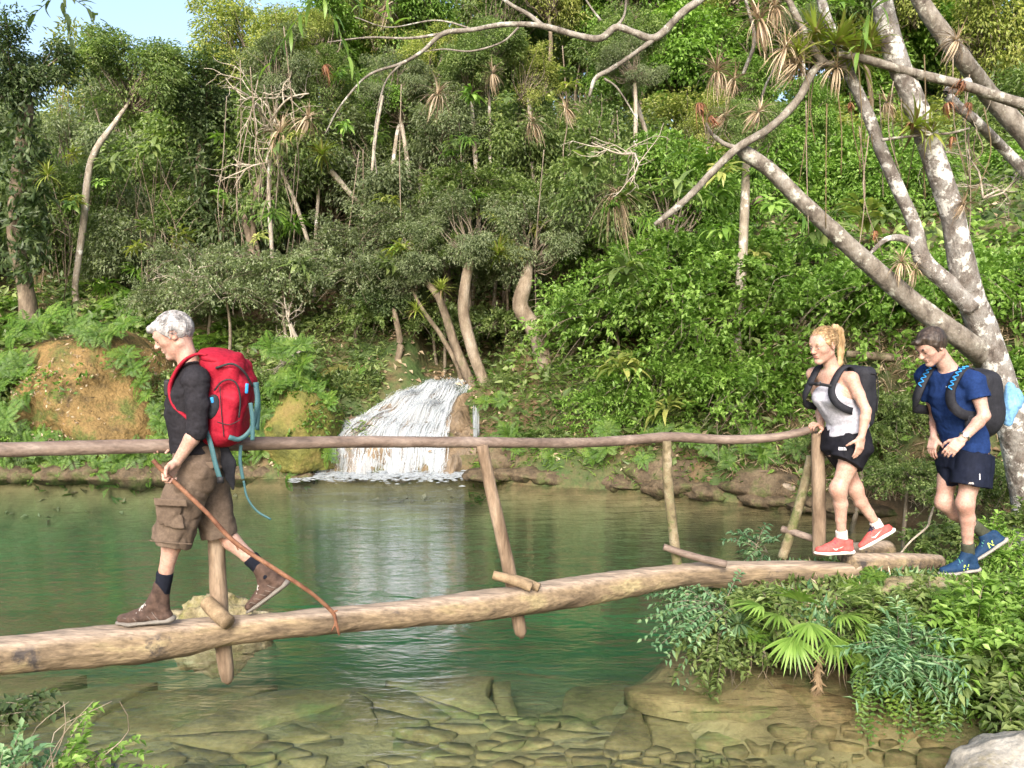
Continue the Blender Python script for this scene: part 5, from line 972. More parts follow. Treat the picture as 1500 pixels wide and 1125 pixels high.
# red backpack (its own thing, carried on the back)
bx = unit(J(365, 592) - J(318, 580)); bz = unit(np.cross(bx, np.cross(SKY_UP, bx))); fb = np.array([bx, np.cross(SKY_UP, bx), bz])
pk = empty('backpack', J(335, 650), 'bulky red hiking backpack with teal straps on the grey-haired hiker', 'backpack')
S_ = Sdf(.006); S_.box(J(327, 585), A3([.098, .145, .245]), fb, .05, .03); S_.box(J(345, 595), A3([.085, .135, .19]), fb, .06, .05); S_.ell(J(322, 532), A3([.115, .15, .075]), fb, .05); S_.ell(J(330, 630), A3([.11, .14, .09]), fb, .05); S_.box(J(332, 608, -.10), A3([.072, .075, .14]), fb, .045, .02)
S_.noise(folds(.012, 6, (1, 1, .8), 5.)); bag = build('bag', S_.mb(), M['pack_red'], pk)
S_ = Sdf(.006); S_.ell(J(324, 524), A3([.125, .155, .055]), fb, .03); S_.cap(J(348, 530), J(366, 562), .05, .03, .05, sq=(bx, .6)); S_.noise(folds(.005, 8, (1, 1, 1), 6.)); build('lid', S_.mb(), M['pack_red'], pk)
mb = MB(); n1 = -np.cross(SKY_UP, bx) * 1.0; nr = unit(J(0, 0, -1) - J(0, 0, 0)); nr = np.array([0, -1, 0.])
strap(mb, [J(316, 539, -.16), J(340, 533, -.165), J(358, 545, -.15), J(370, 566, -.10)], .012, .004, nr); build('lid_piping', mb, M['webblack'], pk)
mb = MB(); mb.tube([J(314, 572, -.178), J(324, 560, -.183), J(336, 556, -.183), J(347, 563, -.175), J(352, 585, -.165), J(350, 612, -.165)], .005, 6, 24); build('zipper', mb, M['webblack'], pk)
for q in ([J(310, 582, -.178), J(312, 590, -.178)], [J(362, 562, -.15), J(361, 576, -.15)]):
    mb = MB(); mb.tube(q, .009, 8, 6); build('buckle', mb, M['blue_clip'], pk)
for pts in ([(322, 566), (324, 600), (328, 640)], [(318, 618), (336, 622), (352, 615)]):
    mb = MB(); mb.tube([J(a, b, -.182) for a, b in pts], .0025, 5, 14); build('seam', mb, M['webblack'], pk)
mb = MB(); S_ = Sdf(.005); S_.ell(J(311, 596, -.165), A3([.040, .02, .07]), fb, .02); build('side_pocket', S_.mb(), M['pack_dark'], pk)
mb = MB(); strap(mb, [J(374, 560, -.08), J(377, 590, -.09), J(370, 625, -.10), J(352, 643, -.13), J(335, 640, -.165)], .026, .004, [[.4, -1, 0]] * 5); build('compression_strap', mb, M['teal'], pk)
mb = MB(); strap(mb, [J(367, 590, -.15), J(370, 615, -.15), J(370, 645, -.15)], .022, .003, nr); build('loose_strap', mb, M['teal'], pk)
mb = MB(); strap(mb, [J(376, 560, -.05), J(379, 590, -.04), J(377, 630, -.04)], .022, .003, nr); build('loose_strap', mb, M['teal'], pk)
mb = MB(); strap(mb, [J(303, 632, -.165), J(310, 655, -.185), J(316, 680, -.19), J(322, 700, -.19)], .026, .004, nr); build('hip_strap', mb, M['teal'], pk); mb = MB(); mb.box(J(323, 703, -.19), (.016, .006, .018)); build('buckle', mb, M['webblack'], pk)
mb = MB(); strap(mb, [J(353, 652, -.05), J(352, 675, -.05), J(356, 702, -.05)], .018, .004, nr); strap(mb, [J(357, 704, -.05), J(362, 728, -.05), J(376, 748, -.05), J(397, 761, -.05)], .012, .003, nr); build('dangling_strap', mb, M['teal'], pk)
S_ = Sdf(.005); S_.chain([J(318, 650, -.02), J(334, 680, -.03), J(341, 715, -.03)], [.055, .048, .018], .02, sq=(nr, .5)); S_.noise(folds(.006, 10)); build('hanging_jacket', S_.mb(), M['pack_dark'], pk)
mb = MB()                     # shoulder straps over both shoulders
for s_, d_ in ((-1, -.12), (1, .13)):
    strap(mb, [J(305, 522, d_), J(291, 520, d_), J(273, 529, d_), J(259, 548, d_ * .95), J(252, 570, d_ * .95), J(258, 596, d_ * 1.15), J(280, 618, d_ * 1.3)], .055, .014, [[.2, 0, 1], [0, 0, 1], [-.6, 0, .8], [-1, 0, .3], [-1, 0, 0], [-1, -.2 * -s_, -.1], [-.5, .8 * s_, -.3]], 40)
build('shoulder_strap', mb, M['pack_red'], pk)
S_ = Sdf(.004); S_.box(J(246, 568, -.08), A3([.018, .035, .045]), fr0, .012); build('chest_pouch', S_.mb(), M['webblack'], pk)
# walking stick
mb = MB(); mb.tube(stickP, [.012, .0125, .012, .012, .012, .0115, .012, .010, .007], 10, 60, rough=.18, rs=16); mb.tube([stickP[6], stickP[6] + [.03, 0, .012]], [.009, .004], 7, 5); mb.tube([stickP[7], stickP[7] + [-.025, 0, -.05]], [.007, .003], 7, 5)
mb.tube([J(344, 794, -.27), J(349, 806, -.27)], [.006, .003], 6, 5)
build('walking_stick', mb, M['stickwood'], label='reddish wooden walking stick with a gnarled tip resting on the log', cat='walking stick', origin=stickP[-1])
# ------------------------------------------------------------------ person in the white tank top
Y0 = logY(1225) + .02; f2 = unit([-.84, -.54, 0]); l2 = np.array([-f2[1], f2[0], 0]); fr0 = frame(f2)
base = atY(1225, 812, Y0); pb = empty('person', tuple(base), 'fair-haired hiker in white tank top and black shorts holding the handrail end', 'person')
neckB = J(1219, 541); pel = J(1240, 645); hdC = J(1206, 505, -.02); frB = frame(unit([-.86, -.51, 0]), R(12))
shL, shR = neckB + l2 * .155 - [0, 0, .050], neckB - l2 * .155 - [0, 0, .045]; elL, elR = J(1269, 602, -.20), J(1201, 600, .22); wrL, wrR = J(1262, 640, -.235), J(1203, 626, .13)
hipL, hipR = pel + l2 * .085, pel - l2 * .085; knL, knR = J(1228, 716, -.115), J(1252, 716, .06); anL, anR = J(1233, 785, -.075), J(1285, 770, .07)
S_ = Sdf(.0048); wB = head(S_, hdC, frB, neckB, .97, True, (.046, .053))
S_.loft([pel - [0, 0, .09], pel, pel + [0, 0, .15], .42 * pel + .58 * neckB + f2 * .01, .2 * pel + .8 * neckB, neckB - [0, 0, .02]], [.16, .165, .125, .138, .13, .055], [.11, .115, .092, .105, .085, .05], l2, .03); S_.cap(shL, shR, .044, None, .04)
for s_ in (-1, 1): S_.ell(.38 * pel + .62 * neckB + f2 * .088 + l2 * s_ * .062, A3([.052, .06, .062]), fr0, .04)
arm(S_, shL, elL, wrL, .84); arm(S_, shR, elR, wrR, .80); leg(S_, hipL, knL, anL, -f2 * .9, .92); leg(S_, hipR, knR, anR, unit(J(1225, 745) - J(1255, 725)) * .8, .90)
for a in (anL, anR): S_.cap(a, a - [0, 0, .03], .031, .024, .02)
hand(S_, wrL, J(1258, 662, -.25) - wrL, A3([-.45, .85, 0]), A3([-.9, -.4, 0]), [.2, .22, .26, .3], .88, spread=.1, tcurl=.3)
hand(S_, wrR, J(1196, 622, .10) - wrR, A3([-.2, .1, -1]), A3([.1, -1, 0]), [.8, .8, .8, .8], .85)
build('body', S_.mb(), M['skin_b'], pb); face_bits(pb, wB, .97, 'hair_blond', lips='lip', brow=.0028)
S_ = hair_cap(wB, frB, .97, .005, (.068, .84), amp=.003); S_.ell(wB(-.095, 0, .062), A3([.028, .028, .028]), frB, .02)
for s_ in (-1, 1): S_.cap(wB(.03, s_ * .068, .03), wB(.008, s_ * .073, -.008), .014, .007, .015)
for s_ in (-1, 1): S_.ell(wB(-.010, s_ * .086, -.012), (.022, .022, .030), frB, .008, 's')
hb = build('hair', S_.mb(), M['hair_blond'], pb)
strands(hb, wB, .97, M['hair_blond'], 900, 4, (.066, .80), .06, 1.0, .1)
S_ = Sdf(.004); S_.chain([wB(-.10, 0, .072), wB(-.140, -.004, .088), wB(-.176, -.008, .055), wB(-.186, -.008, -.02), wB(-.172, -.005, -.10), wB(-.150, 0, -.17), wB(-.135, 0, -.21)], [.019, .024, .029, .030, .025, .016, .004], .012); S_.noise(lambda P: .007 * fbm(P * [60, 60, 10], 1, 2)); build('ponytail', S_.mb(), M['hair_blond'], hb)
mb = MB(); q = wB(-.104, 0, .070); a_ = np.linspace(0, 6.283, 17); mb.tube([q + .027 * (math.cos(t) * frB[1] + math.sin(t) * unit(frB[2] + frB[0] * .3)) for t in a_], .005, 6, 40); build('hair_tie', mb, M['webblack'], hb)
S_ = Sdf(.0048); tcs = [pel + [0, 0, .065], pel + [0, 0, .14] + f2 * .008, .5 * (pel + neckB) + f2 * .022, .36 * pel + .64 * neckB + f2 * .03, .2 * pel + .8 * neckB + f2 * .004, neckB - [0, 0, .038]]
S_.loft(tcs, [.170, .150, .148, .150, .128, .105], [.135, .122, .118, .122, .098, .068], l2, .02)
for s_ in (-1, 1): S_.ell(.38 * pel + .62 * neckB + f2 * .095 + l2 * s_ * .060, A3([.060, .068, .07]), fr0, .04)
S_.ell(neckB + f2 * .070 + [0, 0, .01], (.075, .075, .105), fr0, .012, 's'); S_.ell(neckB - f2 * .05 + [0, 0, .02], (.06, .07, .07), fr0, .012, 's')
for s_ in (-1, 1): S_.ell(neckB + l2 * s_ * .180 - [0, 0, .07], (.10, .068, .115), fr0, .015, 's')
S_.noise(folds(.010, 6.5, (1, 1, .75), 13.)); build('tank_top', S_.mb(), M['tank'], pb)
S_ = Sdf(.0048); S_.loft([pel + [0, 0, .10], pel + [0, 0, .02], pel - [0, 0, .06]], [.152, .186, .188], [.120, .136, .136], l2, .02); hL, hR = J(1239, 679, -.105), J(1249, 678, .075)
S_.loft([hipL, hL], [.105, .112], [.122, .122], l2, .04); S_.loft([hipR + f2 * .012, hR + f2 * .012 + l2 * .02], [.115, .122], [.128, .128], l2, .04)
S_.noise(folds(.007, 8, (1, 1, .8), 17.)); sB = build('shorts', S_.mb(), M['black_sport'], pb)
nv = unit(A3([-.35, -.94, .1]))
# small rounded emblem with two lines of print on the shorts
arcs = [[(.012 + r0 * math.cos(t), r0 * math.sin(t)) for t in np.linspace(0, 1.57, 7)] + [(.012 + (r0 - .005) * math.cos(t), (r0 - .005) * math.sin(t)) for t in np.linspace(1.57, 0, 7)] for r0 in (.020, .013, .006)]
bars = [[(-.022, z), (.008, z), (.008, z + .0045), (-.022, z + .0045)] for z in (0, .007, .014)]
decal('emblem', arcs + bars, J(1233, 660, -.2), (1, 0, 0), (0, .0, 1), nv, sB, M['print_white'], sB)
for a, k_ in ((anL, knL), (anR, knR)):
    S_ = Sdf(.004); S_.loft([a - unit(k_ - a) * .03, a + unit(k_ - a) * .042], [.040, .040], [.040, .040], l2, .01); build('sock', S_.mb(), M['sock_white'], pb)
u1, p1_ = shoe('s', J(1249, 812, -.07), J(1195, 813, -.125), anL, M['coral'], M['sole_white'], pb, 1, .88, -.045, M['lace_dark'])
u2_, p2_ = shoe('s', J(1311, 780, .05), J(1262, 807, .02), anR, M['coral'], M['sole_white'], pb, -1, .88, -.045, M['lace_dark'])
sw = lambda L_: [[(-.045, .012), (-.030, -.002), (-.018, -.004), (.045, .022), (-.018, .006), (-.030, .006)]]
for u_, p_, sgn in ((u1, p1_, 1), (u2_, p2_, -1)):
    ex = unit(p_(.2, 0) - p_(.8, 0)); ey = unit(p_(.5, .1) - p_(.5, 0)); nn_ = unit(p_(.5, 0, .1 * sgn) - p_(.5, 0)); decal('swoosh', sw(0), p_(.48, .042, .04 * sgn), ex, ey, nn_, u_, M['sole_white'], u_)
pk2 = empty('backpack', tuple(J(1275, 610, .0)), 'black daypack with chest strap on the fair-haired hiker', 'backpack')
S_ = Sdf(.006); cb = .42 * pel + .58 * neckB - f2 * .185 + [0, 0, .01]; S_.box(cb, A3([.075, .135, .215]), fr0, .055, .03); S_.ell(cb - f2 * .05 - [0, 0, .04], A3([.075, .12, .15]), fr0, .04); S_.noise(folds(.005, 8)); build('bag', S_.mb(), M['pack_dark'], pk2)
mb = MB(); mb.tube([cb + l2 * .137 + fr0[0] * a + SKY_UP * b for a, b in ((.03, .17), (-.03, .15), (-.055, .05), (-.05, -.1))], .004, 6, 20); build('zipper', mb, M['webblack'], pk2)
for s_ in (1, -1):
    mb = MB(); q = lambda a, b, c: neckB + f2 * a + l2 * s_ * b + SKY_UP * c
    strap(mb, [q(-.10, .085, -.03), q(-.045, .092, .018), q(.02, .092, .004), q(.075, .090, -.055), q(.118, .095, -.13), q(.115, .125, -.20), q(.055, .158, -.25), q(-.06, .160, -.28)],   .048, .011, [-f2 * .5 + SKY_UP, SKY_UP * 1., f2 * .5 + SKY_UP, f2 + SKY_UP * .6, f2 + SKY_UP * .2, f2 + l2 * s_ * .5, l2 * s_ + f2 * .4, l2 * s_], 40); build('shoulder_strap', mb, M['pack_dark'], pk2)
mb = MB(); q = lambda a, b, c: neckB + f2 * a + l2 * b + SKY_UP * c; strap(mb, [q(.118, .09, -.10), q(.132, .0, -.092), q(.118, -.09, -.10)], .020, .005, [f2] * 3); mb.box(q(.140, 0, -.092), (.010, .016, .012), fr0); build('chest_strap', mb, M['webblack'], pk2)
# ------------------------------------------------------------------ person in the blue shirt
Y0 = 6.16; f3 = unit([-.88, -.47, 0]); l3 = np.array([-f3[1], f3[0], 0]); fr0 = frame(f3)
base = atY(1412, 840, Y0); pc = empty('person', tuple(base), 'dark-haired hiker in blue t-shirt and navy shorts looking down at the path', 'person')
neckC = J(1391, 542); pel = J(1412, 664); hdC = J(1364, 507, -.03); frC = frame(unit([-.95, -.31, 0]), R(30))
shL, shR = neckC + l3 * .185 - [0, 0, .055], neckC - l3 * .185 - [0, 0, .05]; elL, elR = J(1442, 609, -.25), J(1370, 612, .20); wrL, wrR = J(1408, 645, -.30), J(1368, 640, .10)
hipL, hipR = pel + l3 * .09, pel - l3 * .09; knL, knR = J(1414, 737, -.13), J(1382, 736, .03); anL, anR = J(1418, 806, -.09), J(1440, 780, .10)
S_ = Sdf(.005); wC = head(S_, hdC, frC, neckC, 1.0, False, (.054, .062))
S_.loft([pel - [0, 0, .09], pel, pel + [0, 0, .15], .42 * pel + .58 * neckC, .2 * pel + .8 * neckC, neckC - [0, 0, .02]], [.15, .15, .14, .16, .16, .07], [.105, .105, .10, .11, .095, .06], l3, .03); S_.cap(shL, shR, .05, None, .04)
arm(S_, shL, elL, wrL, 1.0); arm(S_, shR, elR, wrR, .95); leg(S_, hipL, knL, anL, -f3); leg(S_, hipR, knR, anR, unit(J(1390, 770) - J(1410, 755)), .98)
for a in (anL, anR): S_.cap(a, a - [0, 0, .035], .034, .026, .02)
hand(S_, wrL, J(1392, 660, -.315) - wrL, A3([.25, .75, -.6]), J(1380, 655, -.34) - J(1395, 655, -.3), [.45, .5, .55, .6], .97, tcurl=.5)
hand(S_, wrR, J(1365, 655, .08) - wrR, A3([.7, .3, -.1]), A3([-.6, -.6, 0]), [.35, .35, .4, .45], .95, tcurl=.3)
build('body', S_.mb(), M['skin_c'], pc); face_bits(pc, wC, 1.0, 'hair_dark', brow=.0048)
S_ = hair_cap(wC, frC, 1.0, .014, (.066, .78), amp=.007, seed=9.); S_.chain([wC(.06, .035, .095), wC(.098, .01, .088), wC(.105, -.03, .082)], [.026, .020, .014], .025)
for s_ in (-1, 1): S_.cap(wC(.028, s_ * .067, .03), wC(.016, s_ * .070, -.024), .015, .007, .015)
hd_ = build('hair', S_.mb(), M['hair_dark'], pc); strands(hd_, wC, 1.0, M['hair_dark'], 900, 5, (.066, .78), .04)
S_ = Sdf(.005); S_.loft([pel - [0, 0, .0], pel + [0, 0, .10], .5 * (pel + neckC) + f3 * .01, .27 * pel + .73 * neckC + f3 * .012, .12 * pel + .88 * neckC, neckC - [0, 0, .004]], [.185, .172, .175, .185, .155, .085], [.14, .132, .132, .128, .098, .070], l3, .02); S_.cap(shL, shR, .066, None, .05)
qL, qR = .45 * shL + .55 * elL, .42 * shR + .58 * elR
S_.loft([shL + (shL - elL) * .05, .5 * (shL + qL), qL], [.074, .078, .082], [.074, .078, .080], f3, .04); S_.loft([shR + (shR - elR) * .05, .5 * (shR + qR), qR], [.072, .075, .078], [.072, .075, .078], f3, .04)

for q in (shL, shR): S_.cap(neckC - [0, 0, .012], q, .055, .064, .04)
S_.cut(neckC + [0, 0, .032], .82 * SKY_UP + .57 * f3, rad=.09); S_.noise(folds(.010, 6.5, (1, 1, .9), 21.)); tC = build('t_shirt', S_.mb(), M['navy'], pc)
lg = [[(-.014, 0), (-.016, .006), (-.008, .012), (.004, .013), (.016, .008), (.018, .002), (.008, .003), (-.004, .001)]]
decal('emblem', lg, neckC + f3 * .12 + l3 * .055 - [0, 0, .115], -l3, (0, 0, 1), f3, tC, M['print_white'], tC)
S_ = Sdf(.005); S_.loft([pel + [0, 0, .06], pel - [0, 0, .10]], [.172, .182], [.132, .140], l3, .02); hL, hR = J(1422, 713, -.115), J(1403, 708, .06)
S_.loft([hipL + [0, 0, .02], hL], [.125, .135], [.145, .155], l3, .03); S_.loft([hipR, hR], [.115, .125], [.135, .14], l3, .03); S_.noise(folds(.011, 6, (1.2, 1.2, .6), 25.)); sC = build('shorts', S_.mb(), M['navy_shorts'], pc)
nbm = [[(-.018, 0), (-.012, 0), (-.008, .008), (-.004, 0), (.002, 0), (-.004, .014), (-.010, .014)], [(.004, 0), (.018, 0), (.018, .006), (.014, .014), (.0, .014)]]
decal('emblem', nbm, J(1422, 709, -.22), (1, 0, 0), (0, 0, 1), unit(A3([-.35, -.94, .1])), sC, M['lace_grey'], sC)
decal('reflective_tab', [[(-.003, -.02), (.003, -.02), (.003, .02), (-.003, .02)]], J(1434, 698, -.22), (1, 0, 0), (0, 0, 1), unit(A3([-.2, -.97, .1])), sC, M['print_white'], sC)
for a, k_, hh in ((anL, knL, .06), (anR, knR, .12)):
    S_ = Sdf(.004); S_.loft([a - unit(k_ - a) * .03, a + unit(k_ - a) * hh], [.043, .046], [.043, .046], l3, .01); S_.noise(folds(.002, 20)); build('sock', S_.mb(), M['sock_olive'], pc)
u1, p1_ = shoe('s', J(1433, 837, -.085), J(1378, 843, -.135), anL, M['shoe_navy'], M['sole_grey'], pc, 1, 1.0, -.04, M['lace_green'])
u2_, p2_ = shoe('s', J(1476, 794, .06), J(1426, 826, .02), anR, M['shoe_navy'], M['sole_grey'], pc, -1, 1.0, -.04, M['lace_green'])
nn = [[(-.022, -.018), (-.014, -.018), (-.014, .018), (-.022, .018)], [(-.014, .018), (-.022, .018), (.014, -.018), (.022, -.018)], [(.014, -.018), (.022, -.018), (.022, .018), (.014, .018)]]
for u_, p_, sgn in ((u1, p1_, 1), (u2_, p2_, -1)):
    ex = unit(p_(.2, 0) - p_(.8, 0)); ey = unit(p_(.5, .1) - p_(.5, 0)); decal('letter_n', [[(a + b * .3, b) for a, b in q] for q in nn], p_(.42, .052, .04 * sgn), ex, ey, unit(p_(.5, 0, .1 * sgn) - p_(.5, 0)), u_, M['print_lime'], u_)
# watch
wv = unit(wrL - elL); pw = wrL - wv * .035; uu = unit(np.cross(wv, [0, 1, 0])); vv = np.cross(wv, uu); watch = empty('wristwatch', tuple(pw), 'steel wristwatch on the left wrist of the dark-haired hiker', 'watch')
mb = MB(); mb.tube([pw + .033 * (math.cos(t) * uu + math.sin(t) * vv) for t in np.linspace(0, 6.283, 25)], .0065, 6, 48); build('band', mb, M['steel'], watch); mb = MB(); o_ = unit(A3([-.3, -.9, .45])); mb.tube([pw + o_ * .030, pw + o_ * .044], .017, 16, 3); build('dial', mb, M['sole_white'], watch)
# black rucksack with a blue towel
pk3 = empty('backpack', tuple(J(1450, 625, .05)), 'limp black drawstring rucksack with blue laced straps on the dark-haired hiker', 'backpack')
cb = .42 * pel + .58 * neckC - f3 * .25 + [0, 0, .0]; S_ = Sdf(.006); S_.ell(cb - [0, 0, .06] - f3 * .02, A3([.15, .17, .20]), fr0, .05); S_.box(cb + [0, 0, .04] + f3 * .04, A3([.10, .14, .19]), fr0, .06, .06); S_.ell(cb + [0, 0, .10] - f3 * .02, A3([.11, .14, .14]), fr0, .05); S_.noise(lambda P: .010 * (np.abs(fbm(((P - cb) @ fr0.T) * [9, 9, 2.2], 1, 2)) - .2)); build('bag', S_.mb(), M['pack_dark'], pk3)
for s_ in (1, -1):
    mb = MB(); q = lambda a, b, c: neckC + f3 * a + l3 * s_ * b + SKY_UP * c; Pp = [q(-.11, .11, -.05), q(-.05, .115, .012), q(.03, .115, -.002), q(.095, .115, -.06), q(.14, .12, -.14), q(.145, .14, -.22), q(.10, .18, -.28), q(-.06, .185, -.31)]
    Nn = [-f3 * .5 + SKY_UP, SKY_UP * 1., f3 * .5 + SKY_UP, f3 + SKY_UP * .6, f3 + SKY_UP * .2, f3 + l3 * s_ * .3, l3 * s_ + f3 * .4, l3 * s_]
    strap(mb, Pp, .066, .014, Nn, 40); sp = build('shoulder_strap', mb, M['pack_dark'], pk3)
    mb = MB(); Q = crom(np.c_[A3(Pp) + unit(A3(Nn)) * .020, unit(A3(Nn))], 40)[6:20]; zz = np.where(np.arange(14) % 2 == 0, 1, -1)[:, None] * .016; sd = unit(np.cross(unit(np.gradient(Q[:, :3], axis=0)), Q[:, 3:])); mb.tube(Q[:, :3] + sd * zz, .0045, 6, 60); build('lacing', mb, M['blue_clip'], sp)
S_ = Sdf(.006); S_.box(.35 * pel + .65 * neckC + f3 * .04 + l3 * .165 - [0, 0, .13], A3([.06, .02, .05]), fr0, .02, .02); build('side_wing', S_.mb(), M['pack_dark'], pk3)
S_ = Sdf(.006); c = J(1479, 592, .10); S_.chain([c + [0, 0, .12], c + [.01, 0, 0], c + [.0, 0, -.13]], [.04, .062, .035], .04); S_.ell(c + [.06, .05, .03], (.07, .06, .09), None, .03); S_.noise(folds(.013, 11, (1.4, 1.4, .4), 4.)); build('towel', S_.mb(), M['towel'], label='light blue towel stuffed behind the black rucksack', cat='towel', origin=c)
# ================================================================== the leaning tree
def poly(mb, pts, Y=None, n=14, rough=.10, rs=7, k=7):
    P = [atY(p[0], p[1], p[3] if len(p) > 3 else Y) for p in pts]; r_ = [.9 * p[2] / 2 / pxm(p[3] if len(p) > 3 else Y) for p in pts]; mb.tube(P, r_, n, len(P) * k, rough=rough, rs=rs)
M['lichen'] = pmat('lichen', [(.28, (0.043, 0.033, 0.027)), (.42, (0.129, 0.110, 0.095)), (.58, (0.215, 0.202, 0.185)), (.78, (0.327, 0.327, 0.315))], scale=13, detail=12, grain=.5, bump=.9, bscale=26, dist=.018, over=(.50, .49, .455), overscale=9, overrange=(.51, .57), stretch=(1, 1, .6))
M['lichen2'] = pmat('lichen2', [(.28, (0.051, 0.039, 0.031)), (.5, (0.170, 0.149, 0.122)), (.75, (0.306, 0.288, 0.255))], scale=14, bump=.9, bscale=30, dist=.014, over=(.42, .42, .36), overscale=9, overrange=(.55, .63), stretch=(1, 1, .6))
tb = atY(1512, 770, 7.3); zb = hgt(tb[0], 7.3)
lt = empty('leaning_tree', (tb[0], 7.3, min(zb, tb[2])), 'big leaning tree with lichen-spotted forked trunks behind the dark-haired hiker', 'tree')
mb = MB(); poly(mb, [(1522, 830, 70, 7.3), (1508, 740, 56, 7.3), (1490, 650, 50, 7.25), (1470, 570, 47, 7.2), (1446, 500, 46, 7.2), (1424, 440, 43, 7.15), (1412, 400, 42, 7.1), (1394, 311, 37, 7.05), (1368, 231, 37, 7.0), (1341, 155, 36, 7.0), (1314, 89, 35, 6.95), (1297, 27, 33, 6.9), (1282, -60, 30, 6.9)], n=20); build('trunk', mb, M['lichen'], lt)
for pts, mt in (([(1424, 450, 34), (1399, 424, 30), (1352, 380, 27), (1341, 333, 22), (1319, 284, 21), (1292, 222, 20), (1270, 164, 18), (1245, 111, 17), (1228, 70, 15), (1203, 0, 14), (1195, -60, 12)], 'lichen'),
                ([(1455, 535, 44), (1414, 500, 36), (1350, 453, 33), (1288, 400, 30), (1234, 351, 27), (1172, 293, 25), (1128, 249, 24), (1094, 226, 23), (1080, 214, 15)], 'lichen2'),
                ([(1352, 380, 16), (1330, 352, 13), (1300, 350, 9), (1278, 368, 6), (1268, 378, 3)], 'lichen'),
                ([(1420, 120, 18), (1388, 138, 15), (1430, 178, 16), (1465, 213, 17), (1500, 249, 18), (1560, 310, 20)], 'lichen'),
                ([(1545, 250, 34), (1500, 196, 31), (1450, 140, 29), (1412, 89, 28), (1381, 49, 27), (1345, -5, 24), (1320, -60, 22)], 'lichen2')):
    mb = MB(); poly(mb, [p if len(p) > 3 else (*p, 7.1 + .3 * (p[0] > 1430)) for p in pts]); build('limb', mb, M[mt], lt)
br2 = [([(959, 329, 7), (975, 317, 10), (1008, 289, 11), (1074, 222, 13), (1128, 187, 13), (1168, 147, 13), (1190, 107, 12), (1208, 93, 11), (1240, 100, 10)], 7.0),
       ([(1228, 80, 10), (1257, 84, 12), (1328, 104, 14), (1408, 124, 15), (1452, 138, 16), (1500, 153, 18), (1570, 172, 20)], 6.9),
       ([(1208, 93, 13), (1188, 67, 12), (1172, 35, 11), (1150, -10, 10)], 7.0),
       ([(1130, -60, 16), (1080, -45, 14), (1025, 0, 13), (1000, 18, 12), (961, 55, 12), (930, 48, 11), (903, 40, 11), (880, 56, 11), (850, 53, 10), (792, 38, 9), (739, 36, 8), (690, 44, 7), (650, 49, 8), (619, 75, 6), (588, 93, 5), (539, 111, 4), (499, 155, 3), (477, 195, 2)], 7.0),
       ([(961, 55, 9), (930, 78, 7), (894, 102, 7), (872, 115, 7), (863, 142, 4)], 7.0), ([(795, 38, 8), (775, 22, 7), (752, 9, 6), (725, -10, 5)], 7.0), ([(650, 49, 5), (600, 56, 4), (539, 55, 3), (480, 62, 2)], 7.0),
       ([(588, 93, 4), (565, 120, 3), (552, 170, 3), (548, 215, 2), (552, 255, 2)], 7.0), ([(885, 115, 4), (905, 130, 3), (930, 170, 2), (935, 185, 1.5)], 7.0), ([(903, 40, 6), (915, 20, 4), (918, -20, 4)], 7.0), ([(880, 30, 4), (865, 10, 3), (850, -15, 3)], 7.0),
       ([(760, 40, 4), (735, 62, 3), (690, 75, 3), (650, 72, 2), (620, 76, 1.5)], 7.0), ([(700, 45, 3), (640, 30, 2.5), (570, 40, 2), (520, 25, 1.5)], 7.0), ([(1083, 218, 8), (1060, 210, 7), (1042, 195, 5), (1035, 180, 3)], 7.0),
       ([(1292, 205, 5), (1330, 200, 4), (1390, 195, 4), (1420, 188, 3)], 6.9), ([(1088, 110, 6), (1105, 60, 6), (1095, 10, 5), (1080, -30, 5)], 7.3), ([(1108, 180, 5), (1120, 130, 4), (1140, 90, 3)], 7.3)]
for pts, Y in br2:
    mb = MB(); poly(mb, pts, Y, n=10, rough=.14, rs=12); build('branch', mb, M['lichen2'], lt)
for k in range(26):         # hanging aerial roots and vines from the upper limbs
    a, b = gd.uniform(1180, 1460), gd.uniform(60, 200); mb = MB(); l_ = gd.uniform(40, 200); poly(mb, [(a, b, 2.2), (a + gd.normal(0, 8), b + l_ * .5, 2), (a + gd.normal(0, 14), b + l_, 1.4)], 6.95 + gd.uniform(-.1, .3), n=4, k=3); build('aerial_root', mb, M['barktan' if k % 2 else 'lf_brom'], lt)
# bromeliads and dry clusters perched on the branches
def rosette_mesh(seed, n, ln, wd, droop, e0, e1, dry=.4):
    g = np.random.default_rng(seed); mb = MB()
    for k in range(n):
        a = g.uniform(0, 6.283); e = g.uniform(e0, e1); dr = g.uniform() < dry; L_ = ln * g.uniform(.6, 1.15)
        d = A3([math.cos(a) * math.cos(e), math.sin(a) * math.cos(e), math.sin(e)]); blade(mb, d * .02, d, SKY_UP + A3([1e-3, 0, 0]), L_, wd * g.uniform(.6, 1.2), droop * g.uniform(.4, 1.5) * (1.6 if dr else 1), (g.uniform(0, 1) if dry > .9 else g.uniform(0, .25)) if dr else g.uniform(.45, 1), 6)
    return mb.mesh('rosette', True, 'rnd')
ROS = {'b': [rosette_mesh(k, 60, .32, .030, .4, -.3, 1.45, .2) for k in range(3)], 'd': [rosette_mesh(9 + k, 80, .32, .017, .45, -1.0, 1.4, 1.0) for k in range(3)], 'r': [rosette_mesh(20 + k, 34, .20, .030, .9, -1.5, .2, 1.0) for k in range(2)], 'g': [rosette_mesh(30, 150, .30, .012, 1.0, -.4, 1.5, 1.0)]}
for k_, mt in (('b', 'lf_brom'), ('d', 'lf_dry'), ('r', 'lf_rust'), ('g', 'lf_dry')):
    for m_ in ROS[k_]: m_.materials.append(M[mt])
